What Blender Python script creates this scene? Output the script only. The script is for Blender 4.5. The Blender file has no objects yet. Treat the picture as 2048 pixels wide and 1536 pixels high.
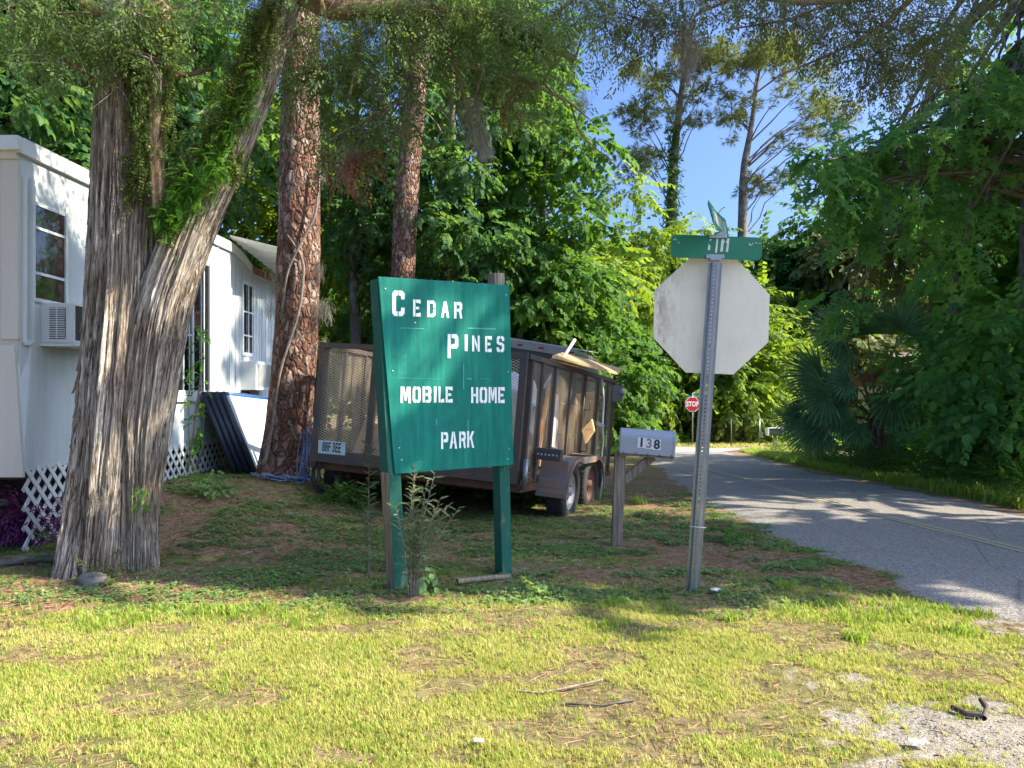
import bpy, bmesh, math, random
import numpy as np
from mathutils import Vector, Matrix
C = bpy.context.scene.collection
R = math.radians
# ---------------- camera ----------------
FPX = 1540.0; CX, HY = 1024.0, 786.0; CAMH = 1.3
cam_d = bpy.data.cameras.new('camera'); cam = bpy.data.objects.new('camera', cam_d); C.objects.link(cam)
cam.location = (0, 0, CAMH); cam.rotation_euler = (R(90), 0, 0)
cam_d.sensor_width = 36; cam_d.lens = 36*FPX/2048; cam_d.shift_y = (HY-768)/2048
cam_d.clip_end = 2000; cam_d.clip_start = .05
bpy.context.scene.camera = cam
# ---------------- light ----------------
SUN_EL, SUN_AZ = 38.0, 98.0       # azimuth clockwise from +Y
w = bpy.data.worlds.new('World'); bpy.context.scene.world = w; w.use_nodes = True
nt = w.node_tree; bg = nt.nodes['Background']
sky = nt.nodes.new('ShaderNodeTexSky'); sky.sky_type = 'NISHITA'; sky.sun_disc = False
sky.sun_elevation = R(SUN_EL); sky.sun_rotation = R(SUN_AZ); sky.altitude = 0; sky.air_density = .62; sky.dust_density = 4.4; sky.ozone_density = 10.0
nt.links.new(sky.outputs[0], bg.inputs[0]); bg.inputs[1].default_value = .145
sd = bpy.data.lights.new('sun', 'SUN'); sd.energy = 4.1; sd.angle = R(.5); sd.color = (1, .9, .72)
so = bpy.data.objects.new('sun', sd); C.objects.link(so)
sv = Vector((math.sin(R(SUN_AZ))*math.cos(R(SUN_EL)), math.cos(R(SUN_AZ))*math.cos(R(SUN_EL)), math.sin(R(SUN_EL))))
so.rotation_euler = sv.to_track_quat('Z', 'Y').to_euler(); so.location = (20, 0, 20)
vs = bpy.context.scene.view_settings
vs.view_transform = 'Standard'; vs.look = 'None'; vs.exposure = 1.6; vs.gamma = 1; vs.use_curve_mapping = False
cy = bpy.context.scene.cycles
cy.max_bounces = 7; cy.diffuse_bounces = 4; cy.transmission_bounces = 5; cy.glossy_bounces = 3; cy.transparent_max_bounces = 4
cy.use_denoising = True

rng = np.random.default_rng(7); random.seed(7)
# ---------------- numeric helpers ----------------
def sm(t): t = np.clip(t, 0, 1); return t*t*(3-2*t)
_H = np.random.default_rng(3).random((64, 64, 64))
def vnoise(x, y, z=0.0):
    x = np.asarray(x, float); y = np.asarray(y, float); z = np.asarray(z, float)+0*x
    xi, yi, zi = np.floor(x).astype(int), np.floor(y).astype(int), np.floor(z).astype(int)
    fx, fy, fz = sm(x-xi), sm(y-yi), sm(z-zi)
    def h(a, b, c): return _H[(xi+a) % 64, (yi+b) % 64, (zi+c) % 64]
    r = 0
    for a in (0, 1):
        for b in (0, 1):
            for c in (0, 1):
                r = r + h(a, b, c)*(fx if a else 1-fx)*(fy if b else 1-fy)*(fz if c else 1-fz)
    return r
def fbm(x, y, z=0.0, o=4):
    r = 0; a = .5
    for i in range(o):
        r = r + a*vnoise(x*2**i+i*7.3, y*2**i+i*3.1, np.asarray(z)*2**i); a *= .5
    return r/(1-.5**o)
def T(x, y):            # terrain height
    x = np.asarray(x, float); y = np.asarray(y, float)
    fall = -np.where(y < 8, 0, np.where(y < 12, (y-8)**2/8*.0457, (np.minimum(y, 50)-10)*.0457))
    keep = sm((x+1)/3.0)*.75+.25
    rise = .32*sm((-.8-x)/2.2)*sm((y-5.5)/3.2)
    return fall*keep+rise
def W(px, py, d): return Vector(((px-CX)/FPX*d, d, CAMH+(HY-py)/FPX*d))
def G(px, py):
    a = (px-CX)/FPX; s = (py-HY)/FPX; lo = 1.0; d = 1.0
    while d < 200:
        if CAMH-s*d <= float(T(a*d, d)): break
        lo = d; d *= 1.01
    for _ in range(25):
        m = (lo+d)/2
        if CAMH-s*m <= float(T(a*m, m)): d = m
        else: lo = m
    return Vector((a*d, d, float(T(a*d, d))))
# ---------------- objects ----------------
def tag(o, label=None, cat=None, group=None, kind=None):
    if label: o['label'] = label
    if cat: o['category'] = cat
    if group: o['group'] = group
    if kind: o['kind'] = kind
    return o
def thing(name, loc, label, cat, group=None, kind=None):
    o = bpy.data.objects.new(name, None); C.objects.link(o); o.location = loc; o.empty_display_size = .1
    return tag(o, label, cat, group, kind)
def wloc(o):
    v = Vector((0, 0, 0))
    while o: v += o.location; o = o.parent
    return v
def link(name, me, parent=None, m=None):
    o = bpy.data.objects.new(name, me); C.objects.link(o)
    if parent: o.parent = parent
    if m: me.materials.append(m)
    return o
def npmesh(name, V, F, m=None, parent=None, smooth=False, rnd=None, uv=None, base=None):
    """V Nx3 in world space, F array MxK"""
    V = np.asarray(V, np.float32); F = np.asarray(F, np.int32)
    off = wloc(parent) if parent else (Vector(base) if base is not None else Vector((0, 0, 0)))
    V = V-np.array(off, np.float32)
    me = bpy.data.meshes.new(name); k = F.shape[1]
    me.vertices.add(len(V)); me.vertices.foreach_set('co', V.ravel())
    me.loops.add(F.size); me.loops.foreach_set('vertex_index', F.ravel())
    me.polygons.add(len(F)); me.polygons.foreach_set('loop_start', np.arange(0, F.size, k, dtype=np.int32))
    me.polygons.foreach_set('loop_total', np.full(len(F), k, np.int32))
    if smooth: me.polygons.foreach_set('use_smooth', np.ones(len(F), bool))
    if rnd is not None:
        a = me.attributes.new('rnd', 'FLOAT', 'FACE'); a.data.foreach_set('value', np.asarray(rnd, np.float32))
    if uv is not None:
        l = me.uv_layers.new(name='UVMap'); l.data.foreach_set('uv', np.asarray(uv, np.float32)[F.ravel()].ravel())
    me.update(calc_edges=True); me.validate()
    o = link(name, me, parent, m)
    if not parent: o.location = off
    return o
class MB:
    def __init__(s): s.v = []; s.f = []; s.M = Matrix.Identity(4); s.sm = []
    def add(s, vs, fs, smooth=False):
        b = len(s.v); s.v += [s.M @ Vector(p) for p in vs]; s.f += [[b+i for i in f] for f in fs]; s.sm += [smooth]*len(fs); return s
    def box(s, c, size, rot=None):
        x, y, z = [q/2 for q in size]; c = Vector(c); m = rot or Matrix.Identity(3)
        vs = [c+m @ Vector((a*x, b*y, d*z)) for a in (-1, 1) for b in (-1, 1) for d in (-1, 1)]
        return s.add(vs, [(0, 1, 3, 2), (4, 6, 7, 5), (0, 4, 5, 1), (2, 3, 7, 6), (0, 2, 6, 4), (1, 5, 7, 3)])
    def bbox(s, lo, hi): return s.box([(a+b)/2 for a, b in zip(lo, hi)], [abs(b-a) for a, b in zip(lo, hi)])
    def beam(s, p, q, w, h, up=(0, 0, 1)):
        p, q = Vector(p), Vector(q); d = (q-p); L = d.length; d.normalize(); u = Vector(up)
        sx = d.cross(u)
        if sx.length < 1e-3: sx = d.cross(Vector((0, 1, 0)))
        sx.normalize(); uz = sx.cross(d); m = Matrix((sx, d, uz)).transposed()
        return s.box((p+q)/2, (w, L, h), m)
    def prism(s, pts, off):
        """pts polygon (list of 3D), extruded by vector off"""
        n = len(pts); off = Vector(off); a = [Vector(p) for p in pts]; b = [p+off for p in a]
        return s.add(a+b, [list(range(n-1, -1, -1)), list(range(n, 2*n))]+[(i, (i+1) % n, n+(i+1) % n, n+i) for i in range(n)])
    def tube(s, pts, r, n=8, cap=True):
        pts = [Vector(p) for p in pts]; rr = r if isinstance(r, (list, tuple)) else [r]*len(pts)
        ring = []; ref = None
        for i, p in enumerate(pts):
            d = (pts[min(i+1, len(pts)-1)]-pts[max(i-1, 0)]).normalized()
            if ref is None: ref = d.orthogonal().normalized()
            ref = (ref-d*ref.dot(d)).normalized(); b = d.cross(ref)
            ring += [p+(ref*math.cos(2*math.pi*j/n)+b*math.sin(2*math.pi*j/n))*rr[i] for j in range(n)]
        fs = [(i*n+j, i*n+(j+1) % n, (i+1)*n+(j+1) % n, (i+1)*n+j) for i in range(len(pts)-1) for j in range(n)]
        if cap: fs += [list(range(n-1, -1, -1)), [(len(pts)-1)*n+j for j in range(n)]]
        return s.add(ring, fs, True)
    def lathe(s, c, axis, prof, n=28):
        """prof: list of (r, h) along axis from c"""
        c = Vector(c); a = Vector(axis).normalized(); u = a.orthogonal().normalized(); v = a.cross(u); ring = []
        for r, h in prof: ring += [c+a*h+(u*math.cos(2*math.pi*j/n)+v*math.sin(2*math.pi*j/n))*r for j in range(n)]
        k = len(prof)
        return s.add(ring, [(i*n+j, i*n+(j+1) % n, (i+1)*n+(j+1) % n, (i+1)*n+j) for i in range(k-1) for j in range(n)], True)
    def build(s, name, m=None, parent=None, base=None, bevel=0, smooth_angle=True):
        off = wloc(parent) if parent else (Vector(base) if base is not None else Vector((0, 0, 0)))
        me = bpy.data.meshes.new(name); me.from_pydata([v-off for v in s.v], [], s.f)
        me.polygons.foreach_set('use_smooth', s.sm); me.update()
        bm = bmesh.new(); bm.from_mesh(me); bmesh.ops.recalc_face_normals(bm, faces=bm.faces); bm.to_mesh(me); bm.free()
        o = link(name, me, parent, m)
        if not parent: o.location = off
        if bevel:
            b = o.modifiers.new('bevel', 'BEVEL'); b.width = bevel; b.segments = 2; b.limit_method = 'ANGLE'; b.angle_limit = R(40)
        return o
# ---------------- materials ----------------
class ND:
    def __init__(s, name):
        s.m = bpy.data.materials.new(name); s.m.use_nodes = True; s.t = s.m.node_tree; s.p = s.t.nodes['Principled BSDF']; s.out = s.t.nodes['Material Output']
    def n(s, ty, **kw):
        x = s.t.nodes.new('ShaderNode'+ty)
        for k, v in kw.items(): setattr(x, k, v)
        return x
    def L(s, a, b): s.t.links.new(a, b)
    def setv(s, inp, v):
        if hasattr(v, 'links') or hasattr(v, 'is_output'): s.L(v, inp)
        else: inp.default_value = v
    def coord(s, which='Object', scale=(1, 1, 1)):
        c = s.n('TexCoord').outputs[which]; mp = s.n('Mapping'); mp.inputs['Scale'].default_value = scale; s.L(c, mp.inputs[0]); return mp.outputs[0]
    def pos(s, scale=(1, 1, 1)):
        c = s.n('NewGeometry').outputs['Position']; mp = s.n('Mapping'); mp.inputs['Scale'].default_value = scale; s.L(c, mp.inputs[0]); return mp.outputs[0]
    def noise(s, vec, scale, detail=4, rough=.55, dist=0):
        x = s.n('TexNoise'); x.inputs['Scale'].default_value = scale; x.inputs['Detail'].default_value = detail; x.inputs['Roughness'].default_value = rough; x.inputs['Distortion'].default_value = dist
        s.L(vec, x.inputs['Vector']); return x.outputs[0]
    def vor(s, vec, scale, feature='F1', out='Distance', rnd=1):
        x = s.n('TexVoronoi', feature=feature); x.inputs['Scale'].default_value = scale; x.inputs['Randomness'].default_value = rnd; s.L(vec, x.inputs['Vector']); return x.outputs[out]
    def ramp(s, fac, stops):
        x = s.n('ValToRGB'); s.L(fac, x.inputs[0]); e = x.color_ramp.elements
        while len(e) < len(stops): e.new(.5)
        for i, (p, c) in enumerate(stops):
            e[i].position = p; e[i].color = (c, c, c, 1) if isinstance(c, (int, float)) else (*c, 1)
        return x.outputs[0]
    def mix(s, f, a, b, blend='MIX'):
        x = s.n('Mix', data_type='RGBA', blend_type=blend)
        s.setv(x.inputs[0], f)
        for i, v in ((6, a), (7, b)):
            s.setv(x.inputs[i], (*v, 1) if isinstance(v, tuple) and len(v) == 3 else v)
        return x.outputs[2]
    def math(s, op, a, b=0.0):
        x = s.n('Math', operation=op); s.setv(x.inputs[0], a); s.setv(x.inputs[1], b); return x.outputs[0]
    def attr(s, name, out='Fac'): return s.n('Attribute', attribute_name=name).outputs[out]
    def bump(s, h, strength=.4, dist=.02):
        x = s.n('Bump'); x.inputs['Strength'].default_value = strength; x.inputs['Distance'].default_value = dist; s.L(h, x.inputs['Height']); s.L(x.outputs[0], s.p.inputs['Normal']); return x
    def fin(s, col=None, rough=.6, metal=0, spec=.5):
        if col is not None: s.setv(s.p.inputs['Base Color'], (*col, 1) if isinstance(col, tuple) else col)
        s.setv(s.p.inputs['Roughness'], rough); s.p.inputs['Metallic'].default_value = metal; s.p.inputs['Specular IOR Level'].default_value = spec
        return s.m
def paint(name, col, rough=.5, metal=0, dirt=.25, dirtcol=(.12, .09, .06), scale=6, bump=.1, streak=False):
    d = ND(name); v = d.coord('Object', (1, 1, .12 if streak else 1)); n1 = d.noise(v, scale, 6, .65); n2 = d.noise(d.coord('Object'), scale*9, 3)
    f = d.math('MULTIPLY', d.ramp(n1, [(.42, 0.0), (.75, 1.0)]), dirt)
    c = d.mix(f, col, dirtcol); c = d.mix(d.math('MULTIPLY', n2, .22), c, tuple(x*.6 for x in col))
    if bump: d.bump(n2, bump, .004)
    return d.fin(c, d.math('ADD', d.math('MULTIPLY', n1, .25), rough-.12), metal)
def leafmat(name, c1, c2, c3, trans=.35, rough=.55, nscale=.7):
    d = ND(name); r = d.attr('rnd'); n = d.noise(d.pos(), nscale, 2)
    f = d.math('ADD', d.math('MULTIPLY', r, .75), d.math('MULTIPLY', d.math('SUBTRACT', n, .5), .9))
    c = d.ramp(f, [(.05, c1), (.48, c2), (.82, c3), (1.0, (c3[0]*1.5+.03, c3[1]*1.15, c3[2]))])
    d.fin(c, rough+.08, 0, .25)
    t = d.n('BsdfTranslucent'); tc = d.mix(.5, c, (c3[0]*1.5, c3[1]*1.6, c3[2]*.8)); d.L(tc, t.inputs[0])
    mx = d.n('MixShader'); mx.inputs[0].default_value = trans; d.L(d.p.outputs[0], mx.inputs[1]); d.L(t.outputs[0], mx.inputs[2]); d.L(mx.outputs[0], d.out.inputs[0])
    return d.m
def bark(name, c_dark, c_mid, c_light, us, vs_, bumpd=.02, moss=None, fiss=False):
    d = ND(name); v = d.coord('UV', (us, vs_, 1)); n = d.noise(v, 1, 9, .82, .3); n2 = d.noise(d.coord('UV', (us*.12, vs_*.5, 1)), 1, 3)
    f = d.math('ADD', d.math('MULTIPLY', n, .8), d.math('MULTIPLY', n2, .35))
    c = d.ramp(f, [(.44, c_dark), (.52, c_mid), (.64, c_light)])
    if fiss:
        w1 = d.noise(d.coord('UV', (24, 1.1, 1)), 1, 5, .6, .2); w2 = d.noise(d.coord('UV', (52, 2.3, 1)), 1, 3, .6, .2); w3 = d.noise(d.coord('UV', (150, 9, 1)), 1, 4, .75)
        ab = lambda q, k: d.math('MINIMUM', d.math('MULTIPLY', d.math('ABSOLUTE', d.math('SUBTRACT', q, .5)), k), 1.0)
        f1, f2 = ab(w1, 14), ab(w2, 9); hh = d.math('MULTIPLY', d.math('ADD', d.math('MULTIPLY', f1, .65), .35), d.math('ADD', d.math('MULTIPLY', f2, .6), .4))
        tone = d.math('ADD', d.math('MULTIPLY', w3, .55), d.math('MULTIPLY', d.noise(d.coord('UV', (3, 1.1, 1)), 1, 3), .5))
        c = d.ramp(tone, [(.36, c_mid), (.5, tuple((a+b)/2 for a, b in zip(c_mid, c_light))), (.62, c_light)]); n = hh
        c = d.mix(d.ramp(hh, [(.18, .95), (.45, .2), (.7, 0.0)]), c, c_dark)
    if moss: c = d.mix(d.math('MULTIPLY', d.ramp(d.noise(d.coord('Object'), 1.7, 4), [(.48, 0.0), (.66, 1.0)]), .6), c, d.mix(n, moss, tuple(q*2 for q in moss)))
    d.bump(n, .9, bumpd)
    return d.fin(c, .9, 0, .2)
def pinebark(name):
    d = ND(name); v0 = d.coord('UV', (1, 1, 1)); nz = d.n('TexNoise'); nz.inputs['Scale'].default_value = 14; d.L(v0, nz.inputs['Vector'])
    vm = d.n('VectorMath', operation='MULTIPLY_ADD'); d.L(nz.outputs['Color'], vm.inputs[0]); vm.inputs[1].default_value = (.045, .09, 0); d.L(v0, vm.inputs[2])
    mp = d.n('Mapping'); mp.inputs['Scale'].default_value = (23, 8.5, 1); d.L(vm.outputs[0], mp.inputs[0])
    e = d.vor(mp.outputs[0], 1, 'DISTANCE_TO_EDGE'); cell = d.vor(mp.outputs[0], 1, 'F1', 'Color'); fine = d.noise(d.coord('UV', (60, 30, 1)), 1, 5, .7)
    sep = d.n('SeparateColor'); d.L(cell, sep.inputs[0])
    c = d.ramp(d.math('ADD', d.math('MULTIPLY', sep.outputs[0], .6), d.math('MULTIPLY', fine, .5)), [(.15, (.10, .052, .038)), (.42, (.2, .092, .058)), (.6, (.28, .16, .115)), (.85, (.38, .29, .24))])
    crack = d.ramp(d.math('ADD', e, d.math('MULTIPLY', d.math('SUBTRACT', fine, .5), .35)), [(.0, 1.0), (.16, 0.0)])
    mp2 = d.n('Mapping'); mp2.inputs['Scale'].default_value = (9, 4.2, 1); d.L(vm.outputs[0], mp2.inputs[0]); e2 = d.vor(mp2.outputs[0], 1, 'DISTANCE_TO_EDGE'); crack2 = d.ramp(d.math('ADD', e2, d.math('MULTIPLY', d.math('SUBTRACT', fine, .5), .2)), [(.0, 1.0), (.09, 0.0)])
    crack = d.math('MAXIMUM', d.math('MULTIPLY', crack, d.ramp(d.noise(d.coord('UV', (5, 4, 1)), 1, 3), [(.35, .15), (.6, .95)])), crack2)
    c = d.mix(d.math('MULTIPLY', crack, .85), c, (.05, .034, .028))
    h = d.math('ADD', d.ramp(e, [(0, 0.0), (.22, .8)]), d.math('MULTIPLY', fine, .35)); d.bump(h, 1, .03)
    return d.fin(c, .85, 0, .2)
def glassmat():
    d = ND('window_glass'); n = d.noise(d.pos(), 3, 3); d.bump(n, .15, .01)
    return d.fin((.012, .016, .018), .04, 0, 1.0)
def wood(name, c1, c2, c3, sc=(30, 30, 3), paintc=None, amt=.5):
    d = ND(name); v = d.coord('Object', sc); n = d.noise(v, 1, 6, .7, .3); c = d.ramp(n, [(.3, c1), (.5, c2), (.75, c3)])
    if paintc:
        p = d.noise(d.coord('Object', (14, 14, 5)), 1, 6, .75); m = d.ramp(p, [(amt-.02, 0.0), (amt+.02, 1.0)])
        c = d.mix(m, c, d.mix(d.math('MULTIPLY', n, .5), paintc, tuple(q*.55 for q in paintc)))
    d.bump(n, .6, .006)
    return d.fin(c, .75, 0, .3)
M = {}
M['cedar_bark'] = bark('cedar_bark', (.03, .021, .015), (.3, .215, .15), (.66, .59, .49), 70, 4.5, .04, (.12, .075, .045), True)
M['cedar_red'] = bark('cedar_bark_red', (.05, .025, .015), (.24, .12, .065), (.42, .29, .2), 38, 2.2, .02, (.05, .055, .02))
M['bark'] = bark('grey_bark', (.03, .025, .02), (.11, .09, .07), (.24, .21, .18), 16, 5, .015)
M['pine_bark'] = pinebark('pine_bark')
M['twig'] = bark('twig_bark', (.06, .045, .035), (.15, .12, .1), (.28, .24, .2), 20, 6, .004)
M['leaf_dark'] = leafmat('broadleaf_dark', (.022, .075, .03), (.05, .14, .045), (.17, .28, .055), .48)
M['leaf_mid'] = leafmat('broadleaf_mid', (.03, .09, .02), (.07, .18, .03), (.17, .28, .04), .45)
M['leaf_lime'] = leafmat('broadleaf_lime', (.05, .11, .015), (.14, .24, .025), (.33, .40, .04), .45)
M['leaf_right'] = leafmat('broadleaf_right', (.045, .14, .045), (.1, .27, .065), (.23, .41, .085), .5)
M['leaf_bronze'] = leafmat('magnolia_leaf', (.05, .08, .025), (.1, .135, .04), (.22, .2, .07), .35)
M['pine_needle'] = leafmat('pine_needles', (.05, .085, .025), (.13, .17, .04), (.28, .29, .08), .4)
M['cedar_leaf'] = leafmat('cedar_foliage', (.05, .085, .035), (.12, .19, .06), (.28, .36, .12), .45)
M['cedar_brown'] = leafmat('cedar_foliage_brown', (.07, .075, .04), (.14, .16, .07), (.26, .28, .12), .5)
M['dead'] = leafmat('dead_foliage', (.12, .04, .02), (.2, .07, .03), (.3, .14, .07), .3)
M['moss'] = leafmat('spanish_moss', (.13, .12, .1), (.24, .22, .19), (.4, .37, .32), .35)
M['fern'] = leafmat('fern_frond', (.035, .11, .012), (.085, .22, .02), (.17, .33, .035), .4)
M['fern_dry'] = leafmat('dry_fern', (.05, .065, .015), (.12, .16, .03), (.22, .28, .05), .35)
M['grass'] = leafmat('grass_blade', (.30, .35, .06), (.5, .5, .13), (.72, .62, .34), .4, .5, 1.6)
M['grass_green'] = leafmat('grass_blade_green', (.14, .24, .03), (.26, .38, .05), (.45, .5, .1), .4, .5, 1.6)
M['clover'] = leafmat('ground_cover', (.08, .16, .05), (.17, .29, .085), (.34, .45, .15), .3, .5, 1.6)
M['straw'] = leafmat('pine_straw', (.18, .09, .05), (.38, .21, .115), (.62, .45, .3), .1, .6, 2)
M['palm'] = leafmat('palmetto_frond', (.035, .1, .035), (.09, .21, .07), (.28, .36, .2), .15, .35)
M['purple'] = leafmat('purple_leaf', (.09, .02, .09), (.2, .05, .17), (.34, .12, .27), .25)
M['weed'] = leafmat('grey_weed_leaf', (.1, .14, .07), (.18, .22, .12), (.3, .32, .2), .35)
# ---------------- leaf instancing ----------------
def frames(f, roll=None, up=(0, 0, 1)):
    """rotation matrices whose Y axis is f, Z roughly up, rolled by roll"""
    f = f/np.maximum(np.linalg.norm(f, axis=1, keepdims=True), 1e-6); u = np.tile(np.array(up, float), (len(f), 1))
    x = np.cross(f, u); bad = np.linalg.norm(x, axis=1) < 1e-3; x[bad] = (1, 0, 0); x /= np.linalg.norm(x, axis=1, keepdims=True); z = np.cross(x, f)
    if roll is not None:
        c, s = np.cos(roll)[:, None], np.sin(roll)[:, None]; x, z = x*c+z*s, z*c-x*s
    return np.stack([x, f, z], axis=2)
def inst(tmpl, pos, rot, sc):
    tv, tf, tr = tmpl; n = len(pos)
    V = np.einsum('nij,kj->nki', rot, tv)*np.asarray(sc)[:, None, None]+pos[:, None, :]
    F = tf[None]+(np.arange(n)*len(tv))[:, None, None]
    r = np.clip((tr[None]+rng.random((n, 1))*.6+.0), 0, 1.6)/1.6
    return V.reshape(-1, 3), F.reshape(-1, tf.shape[1]), r.ravel()
def join(parts):
    Vs, Fs, Rs = [], [], []; b = 0
    for V, F, r in parts:
        Vs.append(V); Fs.append(F+b); Rs.append(r); b += len(V)
    return np.concatenate(Vs), np.concatenate(Fs), np.concatenate(Rs)
def tleaf(items, shape='rhomb'):
    """items: (pos, dir angle in XY, pitch, length, width)"""
    V, F, r = [], [], []
    for (p, a, pitch, L, Wd) in items:
        f = np.array([math.sin(a)*math.cos(pitch), math.cos(a)*math.cos(pitch), math.sin(pitch)]); s = np.array([math.cos(a), -math.sin(a), 0]); u = np.cross(s, f); p = np.array(p); b = len(V)
        if shape == 'rhomb':
            V += [p, p+f*L*.42+s*Wd/2+u*L*.06, p+f*L-u*L*.08, p+f*L*.42-s*Wd/2+u*L*.06]; F.append((b, b+1, b+2, b+3)); r.append(random.random())
        elif shape == 'leaf':
            V += [p, p+f*L*.3+s*Wd/2+u*L*.05, p+f*L*.7+s*Wd*.36+u*L*.02, p+f*L-u*L*.12, p+f*L*.7-s*Wd*.36+u*L*.02, p+f*L*.3-s*Wd/2+u*L*.05]
            q = random.random(); F += [(b, b+1, b+2, b+3), (b, b+3, b+4, b+5)]; r += [q, q+.12]
        elif shape == 'star':   # five lobes, quads round the centre
            c = p+f*L*.45; q = random.random(); n = 5
            V.append(c); 
            for k in range(n):
                an = (k-2)*2*math.pi/5.6; d = f*math.cos(an)+s*math.sin(an); an2 = an+math.pi/5.6; d2 = f*math.cos(an2)+s*math.sin(an2)
                V += [c+d*L*.55-u*L*.08, c+d2*L*.22]
            V.append(c-f*L*.22)
            for k in range(n):
                prev = b+1+2*(k-1)+1 if k > 0 else b+1+2*n
                F.append((b, prev, b+1+2*k, b+2+2*k)); r.append(q)
    return np.array(V, float), np.array(F), np.array(r)
def spray(n, L, lw, ll, shape, droop=.5, spread=1.0, jit=.3):
    it = []
    for i in range(n):
        t = (i+.6)/n; side = 1 if i % 2 else -1; z = -droop*L*t*t*.6
        it.append(((0, L*t, z), side*(spread*(1-.35*t))+random.uniform(-jit, jit), -droop*t-random.uniform(0, .5), ll*random.uniform(.7, 1.15), lw*random.uniform(.8, 1.15)))
    return tleaf(it, shape)
SP = {}
SP['broad'] = [spray(10, .5, .115, .165, 'leaf') for _ in range(4)]
SP['fine'] = [spray(12, .5, .075, .13, 'rhomb') for _ in range(3)]
SP['leaf'] = [spray(9, .5, .095, .14, 'leaf') for _ in range(3)]
SP['star'] = [spray(7, .42, .12, .17, 'star') for _ in range(3)]
SP['long'] = [spray(10, .5, .035, .16, 'rhomb', .3, .7) for _ in range(3)]
def needles(n, L, wd, down=0.0, spread=1.0):
    V, F, r = [], [], []
    for i in range(n):
        a = random.uniform(0, 2*math.pi); e = random.uniform(-.1, 1)*spread; d = Vector((math.cos(a)*math.sin(e), math.cos(e), math.sin(a)*math.sin(e)-down)).normalized()
        s = d.orthogonal().normalized()*wd/2; o = Vector((0, random.uniform(0, L*.5), 0)); b = len(V)
        V += [o-s, o+s, o+d*L*random.uniform(.7, 1)]; F.append((b, b+1, b+2)); r.append(random.random())
    return np.array([tuple(v) for v in V]), np.array(F), np.array(r)
SP['needle'] = [needles(16, .28, .022, .1, 1.3) for _ in range(3)]
def cedarspray(n, L):
    V, F, r = [], [], []
    for i in range(n):
        t = random.random(); side = random.choice((-1, 1)); y = L*t; x = side*random.uniform(0, .09)*(1.1-t); z = -L*.25*t*t+random.uniform(-.03, .02)
        a = side*random.uniform(.1, .9); l = random.uniform(.02, .045); wd = random.uniform(.005, .01); d = Vector((math.sin(a), math.cos(a), random.uniform(-.8, .1))).normalized(); s = Vector((d.y, -d.x, random.uniform(-.5, .5))).normalized()*wd
        o = Vector((x, y, z)); b = len(V); V += [o, o+d*l*.5+s, o+d*l, o+d*l*.5-s]; F.append((b, b+1, b+2, b+3)); r.append(random.random())
    return np.array([tuple(v) for v in V]), np.array(F), np.array(r)
SP['cedar'] = [cedarspray(46, .34) for _ in range(4)]
def ribbon(L, n, wd, wig):
    wig = wig*1.7; wd = wd*.8
    V, F, r = [], [], []
    for k in range(n):
        x, y, z = random.gauss(0, .05), random.gauss(0, .05), random.uniform(-.45, .05)*L; l = L*random.uniform(.15, 1)**1.3*(1+z/L); m = 4
        for i in range(m+1):
            V += [(x-wd/2, y, z), (x+wd/2, y+wd*.3, z)]
            if i < m: b = len(V)-2; F.append((b, b+1, b+3, b+2)); r.append(random.random())
            x += random.uniform(-wig, wig); y += random.uniform(-wig, wig); z -= l/m
    return np.array(V), np.array(F), np.array(r)
SP['moss'] = [ribbon(.4, 22, .0045, .022) for _ in range(4)]
def frond(n, L, wd):
    it = []
    for i in range(n):
        t = (i+1)/n; ll = wd*math.sin(math.pi*(.15+.8*t))
        for sd_ in (-1, 1): it.append(((0, L*t, -L*.35*t*t), sd_*1.25, -.3, ll, L/n*.95))
    it.append(((0, L*.95, -L*.35), 0, -.9, L*.12, L*.06))
    return tleaf(it, 'rhomb')
SP['fern'] = [frond(9, .2, .05) for _ in range(2)]
SP['dryfern'] = [frond(4, .09, .022) for _ in range(2)]
def scatter(kind, pos, fwd, sc, roll=1.0):
    pos = np.asarray(pos, float); fwd = np.asarray(fwd, float); n = len(pos); ts = SP[kind]; which = rng.integers(0, len(ts), n); out = []
    rl = rng.normal(0, roll, n); rot = frames(fwd, rl); sc = np.asarray(sc)*np.ones(n)
    for k, t in enumerate(ts):
        q = which == k
        if q.any(): out.append(inst(t, pos[q], rot[q], sc[q]))
    return out
def clumpspray(kind, centers, radii, per, sc=1.0, flat=.6, down=.35, outward=.7, roll=.5, size_j=.42):
    pos, fwd, s = [], [], []
    for c, r in zip(centers, radii):
        n = max(1, int(per*r*r)); d = rng.normal(0, 1, (n, 3)); d /= np.linalg.norm(d, axis=1, keepdims=True)
        rr = r*rng.random(n)**.42
        p = np.array(c)+d*rr[:, None]*np.array([1, 1, flat]); f = d*outward+rng.normal(0, .45, (n, 3))+np.array([0, 0, -down]); f[:, 2] *= .6
        pos.append(p); fwd.append(f); s.append(sc*(1+rng.uniform(-size_j, size_j, n)))
    return scatter(kind, np.concatenate(pos), np.concatenate(fwd), np.concatenate(s), roll)
def needtri(parts):
    return parts
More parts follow.
